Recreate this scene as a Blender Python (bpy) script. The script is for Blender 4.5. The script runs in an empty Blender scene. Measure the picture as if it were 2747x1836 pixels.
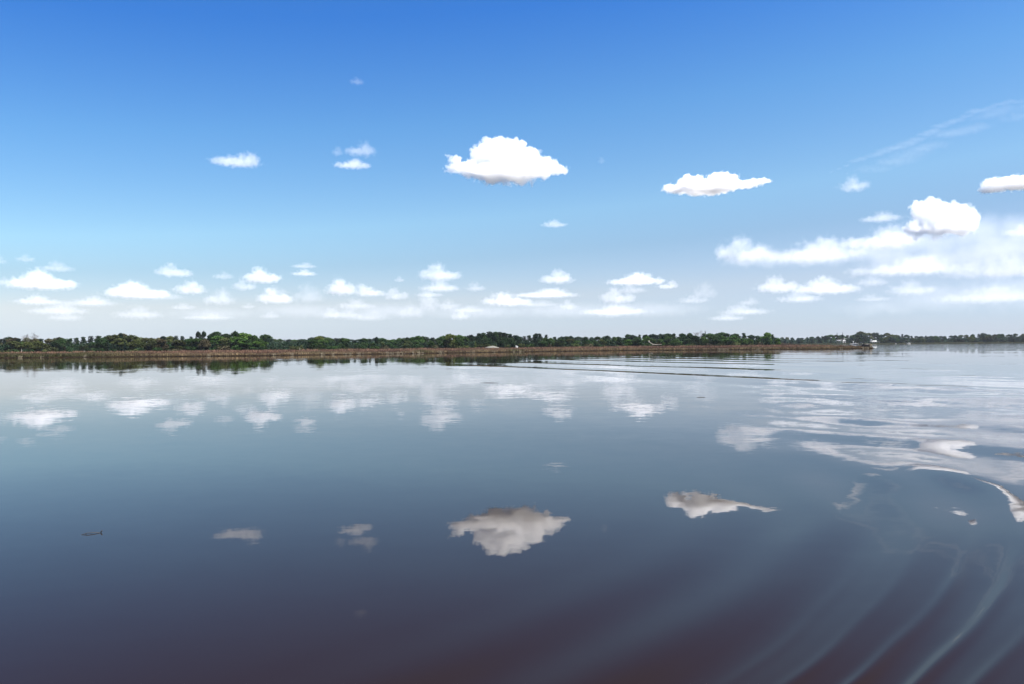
import bpy, bmesh, math, random
import numpy as np
from mathutils import Vector, Matrix, noise as mnoise

sc = bpy.context.scene
COL = sc.collection

# ---------------------------------------------------------------- camera
H = 3.0                         # eye height above the water (m)
F = 1823.0                      # focal length in units of a 2346 x 1568 picture
PITCH, ROLL = 0.00411, -0.0085
fw = Vector((0, math.cos(PITCH), math.sin(PITCH)))
up0 = Vector((0, -math.sin(PITCH), math.cos(PITCH)))
rt0 = Vector((1, 0, 0))
rt = rt0 * math.cos(ROLL) + up0 * math.sin(ROLL)
up = up0 * math.cos(ROLL) - rt0 * math.sin(ROLL)
cam_d = bpy.data.cameras.new('camera')
cam = bpy.data.objects.new('camera', cam_d)
COL.objects.link(cam)
cam.matrix_world = Matrix(((rt.x, up.x, -fw.x, 0), (rt.y, up.y, -fw.y, 0), (rt.z, up.z, -fw.z, H), (0, 0, 0, 1)))
cam_d.sensor_fit = 'HORIZONTAL'
cam_d.sensor_width = 36.0
cam_d.lens = 36.0 * F / 2346.0
cam_d.clip_start = 0.1
cam_d.clip_end = 200000.0
sc.camera = cam

# ---------------------------------------------------------------- sky and sun
SUN_EL, SUN_AZ = math.radians(60), math.radians(108)     # azimuth clockwise from the view direction (+Y)
world = bpy.data.worlds.new('World')
sc.world = world
world.use_nodes = True
wn, wl = world.node_tree.nodes, world.node_tree.links
bg = wn['Background']
sky = wn.new('ShaderNodeTexSky')
sky.sky_type = 'NISHITA'
sky.sun_disc = False
sky.sun_elevation = SUN_EL
sky.sun_rotation = SUN_AZ
sky.altitude = 0
sky.air_density = 1.0
sky.dust_density = 0.25
sky.ozone_density = 2.2
geo = wn.new('ShaderNodeTexCoord')
sep = wn.new('ShaderNodeSeparateXYZ')
wl.new(geo.outputs['Generated'], sep.inputs[0])
ramp = wn.new('ShaderNodeValToRGB')                     # colour balance of the clear air by height above the horizon
ramp.color_ramp.interpolation = 'LINEAR'
SKY_BAL = [(0.0, (0.60, 0.71, 1.14)), (0.023, (0.66, 0.74, 1.05)), (0.06, (0.84, 0.80, 0.93)), (0.112, (0.74, 0.82, 0.91)), (0.160, (0.82, 1.0, 1.06)),
           (0.274, (0.56, 0.92, 1.17)), (0.391, (0.28, 0.70, 1.25)), (0.70, (0.28, 0.68, 1.22))]
els = ramp.color_ramp.elements
while len(els) < len(SKY_BAL): els.new(0.5)
for e, (x, c) in zip(els, SKY_BAL):
    e.position = x
    e.color = (c[0] * 0.7, c[1] * 0.7, c[2] * 0.7, 1)
side = wn.new('ShaderNodeMath'); side.operation = 'MULTIPLY_ADD'     # the blue deepens away from the sun's side
side.inputs[1].default_value = -0.075
wl.new(sep.outputs['X'], side.inputs[0]); wl.new(sep.outputs['Z'], side.inputs[2])
lowc = wn.new('ShaderNodeMapRange'); lowc.inputs['From Max'].default_value = 0.12
wl.new(sep.outputs['Z'], lowc.inputs[0])
sel = wn.new('ShaderNodeMix'); sel.data_type = 'FLOAT'
wl.new(lowc.outputs[0], sel.inputs[0]); wl.new(sep.outputs['Z'], sel.inputs[2]); wl.new(side.outputs[0], sel.inputs[3])
wl.new(sel.outputs[0], ramp.inputs[0])
mul = wn.new('ShaderNodeMix'); mul.data_type = 'RGBA'; mul.blend_type = 'MULTIPLY'
mul.inputs[0].default_value = 1.0
wl.new(sky.outputs[0], mul.inputs[6]); wl.new(ramp.outputs[0], mul.inputs[7])
wl.new(mul.outputs[2], bg.inputs['Color'])
bg.inputs['Strength'].default_value = 0.072

sun_d = bpy.data.lights.new('sun', 'SUN')
sun_d.energy = 5.0
sun_d.angle = math.radians(0.5)
sun_d.color = (1.0, 0.955, 0.89)
sun = bpy.data.objects.new('sun', sun_d)
COL.objects.link(sun)
sdir = Vector((math.sin(SUN_AZ) * math.cos(SUN_EL), math.cos(SUN_AZ) * math.cos(SUN_EL), math.sin(SUN_EL)))
sun.rotation_euler = sdir.to_track_quat('Z', 'Y').to_euler()

vs = sc.view_settings
vs.view_transform = 'Standard'
vs.look = 'None'
vs.exposure = 1.53
vs.gamma = 1.0
vs.use_curve_mapping = False
cy = sc.cycles
cy.max_bounces = 32
cy.diffuse_bounces = 3
cy.glossy_bounces = 3
cy.transparent_max_bounces = 16
cy.volume_bounces = 28
cy.caustics_reflective = False
cy.caustics_refractive = False
cy.volume_step_rate = 1.0
cy.volume_max_steps = 512

# ---------------------------------------------------------------- helpers
def ray(u, v):
    """direction through a picture point (2346 x 1568 units)"""
    return fw + rt * ((u - 1173) / F) + up * ((784 - v) / F)

def on_water(u, v):
    d = ray(u, v)
    return Vector((0, 0, H)) + d * (H / -d.z)

def at(u, v, dist):
    """the point at horizontal distance dist seen at (u, v)"""
    d = ray(u, v)
    return Vector((0, 0, H)) + d * (dist / math.hypot(d.x, d.y))

def tag(o, label=None, cat=None, group=None, kind=None):
    if label: o['label'] = label
    if cat: o['category'] = cat
    if group: o['group'] = group
    if kind: o['kind'] = kind
    return o

def mesh_np(name, verts, faces, mat=None, smooth=False, counts=None):
    """a mesh datablock from numpy arrays: faces (n,k), or flat loops with counts"""
    me = bpy.data.meshes.new(name)
    verts = np.asarray(verts, dtype=np.float32)
    faces = np.asarray(faces, dtype=np.int32)
    if counts is None:
        n, k = faces.shape
        starts = np.arange(n, dtype=np.int32) * k
    else:
        n = len(counts)
        starts = np.concatenate(([0], np.cumsum(counts)[:-1])).astype(np.int32)
    me.vertices.add(len(verts))
    me.vertices.foreach_set('co', verts.ravel())
    me.loops.add(faces.size)
    me.loops.foreach_set('vertex_index', faces.ravel())
    me.polygons.add(n)
    me.polygons.foreach_set('loop_start', starts)
    me.update(calc_edges=True)
    me.validate()
    if smooth:
        me.polygons.foreach_set('use_smooth', np.ones(len(me.polygons), dtype=bool))
    if mat: me.materials.append(mat)
    return me

def link(name, me, parent=None, loc=None):
    o = bpy.data.objects.new(name, me)
    COL.objects.link(o)
    if parent: o.parent = parent
    if loc is not None: o.location = loc
    return o

def empty(name, loc=(0, 0, 0), rz=0):
    o = bpy.data.objects.new(name, None)
    COL.objects.link(o)
    o.location = loc
    o.rotation_euler = (0, 0, rz)
    o.empty_display_size = 0.3
    return o

def mat_new(name):
    m = bpy.data.materials.new(name)
    m.use_nodes = True
    n = m.node_tree.nodes
    return m, n, m.node_tree.links, n['Principled BSDF']

# ---------------------------------------------------------------- water
def src_x(sx, d):
    """world x of a column of the 2747-wide picture at distance d"""
    return (sx - 1373.5) / 2135.0 * d

def water_material():
    m, n, l, p = mat_new('river_water')
    p.inputs['Base Color'].default_value = (0.0112, 0.0054, 0.0010, 1)
    p.inputs['Roughness'].default_value = 0.012
    p.inputs['IOR'].default_value = 1.25
    p.inputs['Specular Tint'].default_value = (1.0, 0.70, 0.25, 1)
    g = n.new('ShaderNodeNewGeometry')
    acc = g.outputs['Normal']
    # wind patches: where the surface is a little rougher
    big = n.new('ShaderNodeTexNoise'); big.inputs['Scale'].default_value = 0.022; big.inputs['Detail'].default_value = 2.0
    mpb = n.new('ShaderNodeMapping'); mpb.inputs['Scale'].default_value = (0.5, 1.6, 1)
    l.new(g.outputs['Position'], mpb.inputs[0]); l.new(mpb.outputs[0], big.inputs['Vector'])
    pr = n.new('ShaderNodeMapRange'); pr.inputs['From Min'].default_value = 0.42; pr.inputs['From Max'].default_value = 0.66
    pr.inputs['To Min'].default_value = 0.55; pr.inputs['To Max'].default_value = 1.7
    l.new(big.outputs[0], pr.inputs[0])
    sx_ = n.new('ShaderNodeSeparateXYZ'); l.new(g.outputs['Position'], sx_.inputs[0])
    fy = n.new('ShaderNodeMapRange'); fy.interpolation_type = 'SMOOTHSTEP'
    fy.inputs['From Min'].default_value = 250; fy.inputs['From Max'].default_value = 430; fy.inputs['To Min'].default_value = 0; fy.inputs['To Max'].default_value = 1
    ax = n.new('ShaderNodeMath'); ax.operation = 'MULTIPLY_ADD'; ax.inputs[1].default_value = 0.55
    l.new(sx_.outputs['X'], ax.inputs[0]); l.new(sx_.outputs['Y'], ax.inputs[2])
    l.new(ax.outputs[0], fy.inputs[0])
    fx = n.new('ShaderNodeMapRange'); fx.interpolation_type = 'SMOOTHSTEP'
    fx.inputs['From Min'].default_value = 20; fx.inputs['From Max'].default_value = 110
    l.new(sx_.outputs['X'], fx.inputs[0])
    ff = n.new('ShaderNodeMath'); ff.operation = 'MULTIPLY'; l.new(fy.outputs[0], ff.inputs[0]); l.new(fx.outputs[0], ff.inputs[1])
    am = n.new('ShaderNodeMath'); am.operation = 'MULTIPLY_ADD'; am.inputs[1].default_value = 5.0
    l.new(ff.outputs[0], am.inputs[0]); l.new(pr.outputs[0], am.inputs[2])
    for scale, amp, det, sx in ((9.0, 0.0032, 2.0, 0.6), (2.6, 0.0065, 2.0, 0.55), (0.55, 0.0036, 1.0, 0.7)):
        mp = n.new('ShaderNodeMapping'); mp.inputs['Scale'].default_value = (sx, 1, 1)
        l.new(g.outputs['Position'], mp.inputs[0])
        t = n.new('ShaderNodeTexNoise'); t.inputs['Scale'].default_value = scale; t.inputs['Detail'].default_value = det
        l.new(mp.outputs[0], t.inputs['Vector'])
        sub = n.new('ShaderNodeVectorMath'); sub.operation = 'SUBTRACT'; sub.inputs[1].default_value = (0.5, 0.5, 0.5)
        l.new(t.outputs['Color'], sub.inputs[0])
        sc1 = n.new('ShaderNodeVectorMath'); sc1.operation = 'MULTIPLY'; sc1.inputs[1].default_value = (amp * 2, amp * 2, 0)
        l.new(sub.outputs[0], sc1.inputs[0])
        sc2 = n.new('ShaderNodeVectorMath'); sc2.operation = 'SCALE'
        l.new(sc1.outputs[0], sc2.inputs[0]); l.new(am.outputs[0], sc2.inputs['Scale'])
        ad = n.new('ShaderNodeVectorMath'); ad.operation = 'ADD'
        l.new(acc, ad.inputs[0]); l.new(sc2.outputs[0], ad.inputs[1])
        acc = ad.outputs[0]
    nz = n.new('ShaderNodeVectorMath'); nz.operation = 'NORMALIZE'
    l.new(acc, nz.inputs[0]); l.new(nz.outputs[0], p.inputs['Normal'])
    return m

def sstep(x, a, b):
    t = np.clip((x - a) / (b - a), 0, 1)
    return t * t * (3 - 2 * t)

def vnoise(x, y, seed):
    """smooth value noise on a unit lattice"""
    r = np.random.RandomState(seed).rand(256, 256)
    xi = np.floor(x).astype(int); yi = np.floor(y).astype(int)
    fx = x - xi; fy = y - yi
    fx = fx * fx * (3 - 2 * fx); fy = fy * fy * (3 - 2 * fy)
    g = lambda i, j: r[(xi + i) & 255, (yi + j) & 255]
    return (g(0, 0) * (1 - fx) + g(1, 0) * fx) * (1 - fy) + (g(0, 1) * (1 - fx) + g(1, 1) * fx) * fy

def water_height(x, y):
    h = np.zeros_like(x)
    # 1. the long wake of a boat that has gone by: parallel crests running away across the river
    n1, t1 = (0.892, 0.452), (0.452, -0.892)
    a = n1[0] * x + n1[1] * y
    b = t1[0] * x + t1[1] * y
    a = a + 1.6 * (vnoise(b / 26.0 + 7, a / 70.0, 1) - 0.5) + 0.25 * (vnoise(b / 4.0, a / 9.0, 2) - 0.5)
    sp = lambda q, s: s * np.logaddexp(0, q / s)
    rr = np.hypot(x, y) + 1e-3
    for c, k, b0, b1, fade in ((47.5, 1.0, -122, -29, 12), (62.0, 1.0, -130, -50, 22), (79.0, 0.95, -152, -60, 26), (90.0, 0.9, -152, -66, 14), (100.0, 0.95, -168, -76, 12), (115.0, 0.95, -182, -92, 14), (134.0, 0.9, -190, -118, 20), (152.0, 0.8, -205, -130, 20), (172.0, 0.8, -215, -140, 20)):
        env = sstep(b, b0, b0 + 22) * (1 - sstep(b, b1 - fade, b1 + 4)) * (0.72 + 0.33 * sstep(vnoise(b / 13.0, a / 40.0, int(c)), 0.15, 0.6))
        slope = np.clip((H - 0.0080 * rr) / (2 * np.maximum(a, 10)), 0, 0.045) * k
        w = (3.3 if c < 50 else 4.4 if c < 70 else 5.2) * (0.6 + 0.75 * vnoise(b / 11.0 + c, a / 90.0, 21))
        q = a - c
        h += env * slope * w * ((sp(q + 6, 0.5) - sp(q, 0.2)) / 6.0 - (sp(q, 0.2) - sp(q - w, 0.3)) / w)
    # 2. slow swell turning in from the side of the picture
    reg = sstep(x - 0.22 * y, 0.0, 5.0) * sstep(y, 9, 18) * (1 - sstep(y, 30, 75))
    reg = reg * (1 - 0.6 * sstep(y, 17, 34))
    d2 = x * 0.80 - y * 0.60
    h += reg * 0.020 * np.sin(d2 / 4.4 * 6.283 + 2.6 * vnoise(x / 7.0, y / 11.0, 3))
    h += reg * 0.012 * np.sin((x * 0.55 + y * 0.83) / 6.7 * 6.283 + 3.1 * vnoise(x / 9.0 + 4, y / 14.0, 4))
    h += reg * 0.006 * (vnoise(x / 2.2, y / 3.8, 9) - 0.5) * 2
    reg_b = sstep(x - 0.24 * y, 0.8, 4.5) * sstep(y, 10, 15) * (1 - sstep(y, 42, 75))
    h += reg_b * 0.050 * (vnoise((x * 0.8 + y * 0.3) / 2.6 + 11, (y * 0.8 - x * 0.4) / 4.6 + 5, 31) - 0.5)
    # 3. near wake: short curved crests fanning past the corner of the frame
    cx, cy_ = -3.6, 11.2                                      # crests bend about this point
    s = (x * 0.742 - y * 0.670) + 0.030 * (y - 8.0) ** 2
    reg3 = sstep(s, -4.3, -2.5) * (1 - sstep(y, 8.6, 13.5 + 0.25 * x)) * sstep(x, 0.5, 3.0)
    lam = 0.40 + 0.028 * (y - 6)
    ph = (s + 2.46) / lam * 6.283 + 1.3 * (vnoise(x / 1.3, y / 2.6, 5) - 0.5)
    h += reg3 * 0.0170 * (0.5 + 1.3 * np.exp(-((s + 2.2) / 0.55) ** 2)) * (np.exp(1.3 * (np.cos(ph) - 1)) - 0.4) * (0.6 + 0.8 * vnoise(x / 0.9 + 3, y / 1.7, 8))
    h += sstep(s, -7.0, -3.0) * (1 - sstep(y, 14, 22)) * 0.017 * np.sin((s + 0.2) / 1.45 * 6.283 + 1.5 * vnoise(x / 2.5, y / 3.5, 12))
    # 4. broad hardly visible heave everywhere, and a few single ripples
    h += 0.004 * (vnoise(x / 5.0, y / 7.0, 6) - 0.5) * sstep(y, 4, 20) + 0.010 * (vnoise(x / 13.0, y / 16.0, 7) - 0.5) * sstep(y, 15, 60)
    for (u, v, amp, rx, ry) in ((2036, 918, 0.030, 1.1, 0.9), (2265, 912, 0.035, 3.2, 2.0), (2000, 881, 0.040, 1.9, 1.6), (2330, 953, 0.02, 1.2, 0.7), (2105, 806, 0.11, 6.0, 7.0), (2330, 805, 0.09, 7.0, 7.0)):
        c = on_water(u, v)
        q = ((x - c.x) / rx) ** 2 + ((y - c.y) / ry) ** 2
        h += amp * np.exp(-q)
    # 5. short broken crests beyond the end of the long wake
    for (u0, v0, u1, v1, k) in ((1960, 806, 2120, 809, 1.0), (1905, 813, 2010, 815, .8), (2020, 818, 2085, 819, .9), (1990, 826, 2110, 829, 1.0), (2110, 833, 2240, 836, .8), (2290, 835, 2346, 836, .7), (1880, 836, 2010, 841, .8),
                              (2060, 845, 2180, 850, .8), (2210, 861, 2290, 865, .8), (1930, 868, 2040, 872, .9), (2120, 884, 2230, 889, .7), (1985, 880, 2060, 883, 1.0), (2290, 900, 2346, 903, .7), (1790, 822, 1900, 824, .7), (1700, 812, 1830, 814, .7)):
        p0, p1 = on_water(u0, v0), on_water(u1, v1)
        e = np.array([p1.x - p0.x, p1.y - p0.y]); ln = np.hypot(*e); e /= ln
        nn = np.array([-e[1], e[0]])
        if nn[1] < 0: nn = -nn
        mx, my = (p0.x + p1.x) / 2, (p0.y + p1.y) / 2
        al = (x - mx) * e[0] + (y - my) * e[1]
        ac = (x - mx) * nn[0] + (y - my) * nn[1] + 0.5 * (vnoise(al / 5.0 + u0, al * 0, 3) - 0.5)
        r0 = math.hypot(mx, my)
        w = 0.022 * r0
        sl = max(0.0, (H / r0 - 0.0065) / (2 * abs(nn[0] * mx + nn[1] * my) / r0)) * k
        sl = max(sl, 0.007)
        h += sl * w * np.exp(-(al / (ln * 0.5)) ** 4) * ((sp(ac + 3 * w, w * .3) - sp(ac, w * .1)) / (3 * w) - (sp(ac, w * .1) - sp(ac - w, w * .15)) / w)
    return h

def build_water():
    ang = np.concatenate([np.linspace(-180, -46, 40)[:-1], np.linspace(-46, 46, 900), np.linspace(46, 180, 40)[1:-1]])
    ang = np.radians(ang)
    r = [0.5]
    while r[-1] < 7000:
        q = r[-1]
        r.append(q * (1.05 if q < 4.5 else 1.0038 if q < 30 else 1.0065 if q < 230 else 1.03 if q < 1500 else 1.25))
    r = np.array(r)
    R, A = np.meshgrid(r, ang, indexing='ij')
    X = R * np.sin(A); Y = R * np.cos(A)
    Z = np.where((np.abs(A) < 1.2) & (R < 420), water_height(X, Y), 0)
    nr, na = R.shape
    V = np.stack([X.ravel(), Y.ravel(), Z.ravel()], 1)
    i = np.arange(nr - 1)[:, None] * na
    j = np.arange(na)[None, :]
    j2 = (j + 1) % na
    q = np.stack([i + j, i + na + j, i + na + j2, i + j2], -1).reshape(-1, 4)[:, ::-1]
    V = np.vstack([V, [[0, 0, 0]]])
    k = len(V) - 1
    loops = np.concatenate([q.ravel(), np.stack([np.full(na, k), (np.arange(na) + 1) % na, np.arange(na)], 1)[:, ::-1].ravel()])
    cnt = np.concatenate([np.full(len(q), 4), np.full(na, 3)])
    me = mesh_np('water', V, loops, water_material(), smooth=True, counts=cnt)
    o = link('water', me)
    if me.polygons[0].normal.z < 0: me.flip_normals()
    o['kind'] = 'structure'
build_water()
# ---------------------------------------------------------------- land: marsh bank, wood floor, far shore
SHORE = [(-1400, 330), (-700, 300), (0, 285), (294, 281), (685, 283), (1008, 305), (1380, 350), (1668, 384), (2070, 356), (2240, 362), (2343, 366)]
TREE_D = [(-1400, 470), (0, 440), (685, 450), (1008, 470), (1380, 520), (1668, 560), (2070, 560), (2400, 560)]
def lerp(tab, x):
    return float(np.interp(x, [t[0] for t in tab], [t[1] for t in tab]))
def shore_d(sx):
    return lerp(SHORE, sx)
def shore_jit(sx):
    """small coves and points of the bank, in metres"""
    return 1.6 * mnoise.noise(Vector((sx * 0.021, 3.3, 0))) + 2.2 * mnoise.noise(Vector((sx * 0.006, 9.1, 0)))
def ground_z(t, sx):
    """height of the near land t metres behind the waterline"""
    z = -0.5 + 0.86 * min(1, max(0, (t + 0.8) / 1.2)) ** 0.6
    if t > 0.4: z += 0.10 * min(1, t / 12) + 0.10 * mnoise.noise(Vector((sx * 0.02, t * 0.06, 0)))
    if t > 140: z += 0.0055 * (t - 140)
    return z
def depth_end(sx):
    """how far back the near land reaches"""
    return float(np.interp(sx, [-1400, 2080, 2150, 2230, 2320, 2346], [900, 900, 330, 44, 16, 0.8]))
def land_pt(sx, t):
    d = shore_d(sx) + shore_jit(sx) + t
    return (src_x(sx, d), d, ground_z(t, sx) if t < depth_end(sx) - 0.01 else -0.5)

def ground_material(name, c1, c2, scale):
    m, n, l, p = mat_new(name)
    p.inputs['Roughness'].default_value = 0.95
    p.inputs['Specular IOR Level'].default_value = 0.0
    g = n.new('ShaderNodeNewGeometry')
    t = n.new('ShaderNodeTexNoise'); t.inputs['Scale'].default_value = scale; t.inputs['Detail'].default_value = 5
    l.new(g.outputs['Position'], t.inputs['Vector'])
    r = n.new('ShaderNodeValToRGB')
    r.color_ramp.elements[0].position = 0.35; r.color_ramp.elements[0].color = (*c1, 1)
    r.color_ramp.elements[1].position = 0.65; r.color_ramp.elements[1].color = (*c2, 1)
    l.new(t.outputs[0], r.inputs[0]); l.new(r.outputs[0], p.inputs['Base Color'])
    return m

def build_land():
    xs = np.concatenate([np.arange(-1400, 2200, 7.0), np.arange(2200, 2347, 3.0)])
    tt = np.array([-0.9, -0.3, 0.0, 0.15, 0.4, 1.0, 2.5, 5, 9, 15, 25, 40, 60, 85, 120, 160, 210, 280, 380, 520, 700, 900])
    V = []
    for sx in xs:
        e = depth_end(sx)
        for t in tt:
            V.append(land_pt(sx, min(t, e) if t > 0 else t))
    nt = len(tt)
    Fq = [[i * nt + j, (i + 1) * nt + j, (i + 1) * nt + j + 1, i * nt + j + 1] for i in range(len(xs) - 1) for j in range(nt - 1)]
    me = mesh_np('marsh_ground', V, Fq, ground_material('marsh_mud', (0.007, 0.005, 0.0035), (0.020, 0.014, 0.009), 0.8), smooth=True)
    link('marsh_ground', me)['kind'] = 'structure'
    # far shore, more than a kilometre off
    xs = np.arange(1300, 4200, 20.0)
    tt = np.array([-3, 0, 2, 10, 40, 120, 300, 900, 2500.0])
    zz = np.array([-0.5, 0.2, 0.9, 1.2, 1.6, 3, 5, 8, 10])
    V = [(src_x(sx, far_d(sx) + t), far_d(sx) + t, z + (0.3 * mnoise.noise(Vector((sx * 0.03, t * .02, 5))) if t > 0 else 0)) for sx in xs for t, z in zip(tt, zz)]
    nt = len(tt)
    Fq = [[i * nt + j, (i + 1) * nt + j, (i + 1) * nt + j + 1, i * nt + j + 1] for i in range(len(xs) - 1) for j in range(nt - 1)]
    me = mesh_np('far_shore', V, Fq, ground_material('far_ground', (0.010, 0.011, 0.006), (0.022, 0.022, 0.012), 0.05), smooth=True)
    link('far_shore', me)['kind'] = 'structure'

def far_d(sx):
    return float(np.interp(sx, [1300, 2200, 2360, 2500, 2747, 4200], [1180, 1230, 1290, 1320, 1300, 1500])) + 8 * mnoise.noise(Vector((sx * 0.01, 0, 2)))
build_land()

# ---------------------------------------------------------------- reeds and marsh grass (nobody could count the blades)
def build_reeds():
    rng = np.random.RandomState(11)
    pos, hgt, wid, col = [], [], [], []
    def scatter(n, t0, t1, x0, x1, power):
        sx = rng.uniform(x0, x1, n)
        t = t0 + (t1 - t0) * rng.rand(n) ** power
        for a, b in zip(sx, t):
            e = depth_end(a)
            if b > e - 0.3: continue
            x, y, z = land_pt(a, b)
            big = mnoise.noise(Vector((x * 0.018, y * 0.018, 1.5)))
            med = mnoise.noise(Vector((x * 0.09, y * 0.09, 4.5)))
            fine = rng.rand()
            front = max(0.0, 1 - b / (7.0 + 4 * med))
            green = max(0.0, min(1.0, (520 - a) / 300.0)) * max(0.0, 1 - b / 42.0)
            if a > 1950: green = max(green, 0.25 * front)
            green = max(green, max(0, med * 2.0 - 0.5) * front)
            red = np.array([0.235, 0.132, 0.084]) * (1 + 0.35 * big)
            tan = np.array([0.26, 0.19, 0.105])
            ol = np.array([0.068, 0.066, 0.026])
            c = red * (1 - front) + tan * front
            c = c * (1 - green) + ol * green
            c = c * (0.62 + 0.76 * fine) * (0.70 + 0.4 * med)
            pos.append((x, y, z)); col.append(c)
            base = 1.05 + 0.25 * big + 0.55 * med + 0.4 * mnoise.noise(Vector((a * 0.11, b * 0.3, 2.5)))
            base *= 1.0 - 0.35 * front
            if a > 2290: base *= 0.8
            hgt.append(base * rng.uniform(0.75, 1.25)); wid.append(rng.uniform(0.07, 0.16) * (1.0 if b < 20 else 1.7))
    scatter(60000, -0.1, 9, -500, 2343, 0.8)
    scatter(34000, 7, 40, -500, 2340, 1.0)
    scatter(46000, 35, 190, -400, 2200, 1.0)
    pos = np.array(pos); hgt = np.array(hgt); wid = np.array(wid); col = np.array(col)
    n = len(pos)
    a = rng.uniform(0, 6.283, n)
    dx = np.stack([np.cos(a), np.sin(a), np.zeros(n)], 1) * wid[:, None]
    lean = np.stack([rng.normal(0, 0.16, n), rng.normal(0, 0.16, n), np.ones(n)], 1) * hgt[:, None]
    mid = pos + lean * 0.55
    V = np.stack([pos - dx * 0.6, pos + dx * 0.6, mid + dx * 0.9, pos + lean, mid - dx * 0.9], 1).reshape(-1, 3)
    Fc = (np.arange(n)[:, None] * 5 + np.arange(5)[None, :])
    m, nn, l, p = mat_new('dry_reeds')
    p.inputs['Roughness'].default_value = 0.85
    p.inputs['Specular IOR Level'].default_value = 0.2
    at_ = nn.new('ShaderNodeAttribute'); at_.attribute_name = 'tint'
    l.new(at_.outputs['Color'], p.inputs['Base Color'])
    tr = nn.new('ShaderNodeBsdfTranslucent'); mx = nn.new('ShaderNodeMixShader'); mx.inputs[0].default_value = 0.3
    l.new(at_.outputs['Color'], tr.inputs['Color'])
    l.new(p.outputs[0], mx.inputs[1]); l.new(tr.outputs[0], mx.inputs[2]); l.new(mx.outputs[0], nn['Material Output'].inputs['Surface'])
    me = mesh_np('reeds', V, Fc, m)
    ca = me.attributes.new('tint', 'FLOAT_COLOR', 'POINT')
    c4 = np.ones((n * 5, 4), np.float32)
    c4[:, :3] = np.repeat(col, 5, axis=0)
    ca.data.foreach_set('color', c4.ravel())
    o = link('reeds', me)
    tag(o, 'low bed of reddish brown marsh reeds along the bank', 'reeds', kind='stuff')
build_reeds()
# ---------------------------------------------------------------- trees
def leaf_material():
    m, n, l, p = mat_new('foliage')
    oi = n.new('ShaderNodeObjectInfo')
    tc = n.new('ShaderNodeTexCoord')
    t = n.new('ShaderNodeTexNoise'); t.inputs['Scale'].default_value = 0.9; t.inputs['Detail'].default_value = 3
    l.new(tc.outputs['Object'], t.inputs['Vector'])
    hs = n.new('ShaderNodeHueSaturation')
    mr = n.new('ShaderNodeMapRange'); mr.inputs['From Min'].default_value = 0.3; mr.inputs['From Max'].default_value = 0.7
    mr.inputs['To Min'].default_value = 0.6; mr.inputs['To Max'].default_value = 1.45
    l.new(t.outputs[0], mr.inputs[0]); l.new(mr.outputs[0], hs.inputs['Value'])
    mr2 = n.new('ShaderNodeMapRange'); mr2.inputs['To Min'].default_value = 0.488; mr2.inputs['To Max'].default_value = 0.515
    l.new(t.outputs['Color'], mr2.inputs[0]); l.new(mr2.outputs[0], hs.inputs['Hue'])
    l.new(oi.outputs['Color'], hs.inputs['Color'])
    l.new(hs.outputs[0], p.inputs['Base Color'])
    p.inputs['Roughness'].default_value = 0.7
    p.inputs['Specular IOR Level'].default_value = 0.08
    tr = n.new('ShaderNodeBsdfTranslucent'); mx = n.new('ShaderNodeMixShader'); mx.inputs[0].default_value = 0.22
    l.new(hs.outputs[0], tr.inputs['Color'])
    l.new(p.outputs[0], mx.inputs[1]); l.new(tr.outputs[0], mx.inputs[2]); l.new(mx.outputs[0], n['Material Output'].inputs['Surface'])
    return m

def bark_material():
    m, n, l, p = mat_new('bark')
    oi = n.new('ShaderNodeObjectInfo')
    tc = n.new('ShaderNodeTexCoord')
    t = n.new('ShaderNodeTexNoise'); t.inputs['Scale'].default_value = 5; t.inputs['Detail'].default_value = 4
    l.new(tc.outputs['Object'], t.inputs['Vector'])
    mx = n.new('ShaderNodeMix'); mx.data_type = 'RGBA'; mx.blend_type = 'MULTIPLY'; mx.inputs[0].default_value = 0.7
    l.new(oi.outputs['Color'], mx.inputs[6]); l.new(t.outputs['Color'], mx.inputs[7])
    l.new(mx.outputs[2], p.inputs['Base Color'])
    p.inputs['Roughness'].default_value = 0.9
    return m
LEAF, BARK = leaf_material(), bark_material()

def tube(path, radii, sides=6):
    """a tapered tube along points: verts, quads"""
    V, Fq = [], []
    P = [Vector(p) for p in path]
    for i, p in enumerate(P):
        t = (P[min(i + 1, len(P) - 1)] - P[max(i - 1, 0)]).normalized()
        a = t.orthogonal().normalized(); b = t.cross(a)
        for k in range(sides):
            an = 2 * math.pi * k / sides
            V.append(p + (a * math.cos(an) + b * math.sin(an)) * radii[i])
    for i in range(len(P) - 1):
        for k in range(sides):
            Fq.append([i * sides + k, i * sides + (k + 1) % sides, (i + 1) * sides + (k + 1) % sides, (i + 1) * sides + k])
    return [tuple(v) for v in V], Fq

class Soup:
    def __init__(s): s.V, s.F = [], []
    def add(s, V, Fq):
        k = len(s.V)
        s.V += list(V); s.F += [[i + k for i in f] for f in Fq]
    def mesh(s, name, mat, smooth=False):
        cnt = [len(f) for f in s.F]
        return mesh_np(name, s.V, [i for f in s.F for i in f], mat, smooth, cnt)

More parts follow.
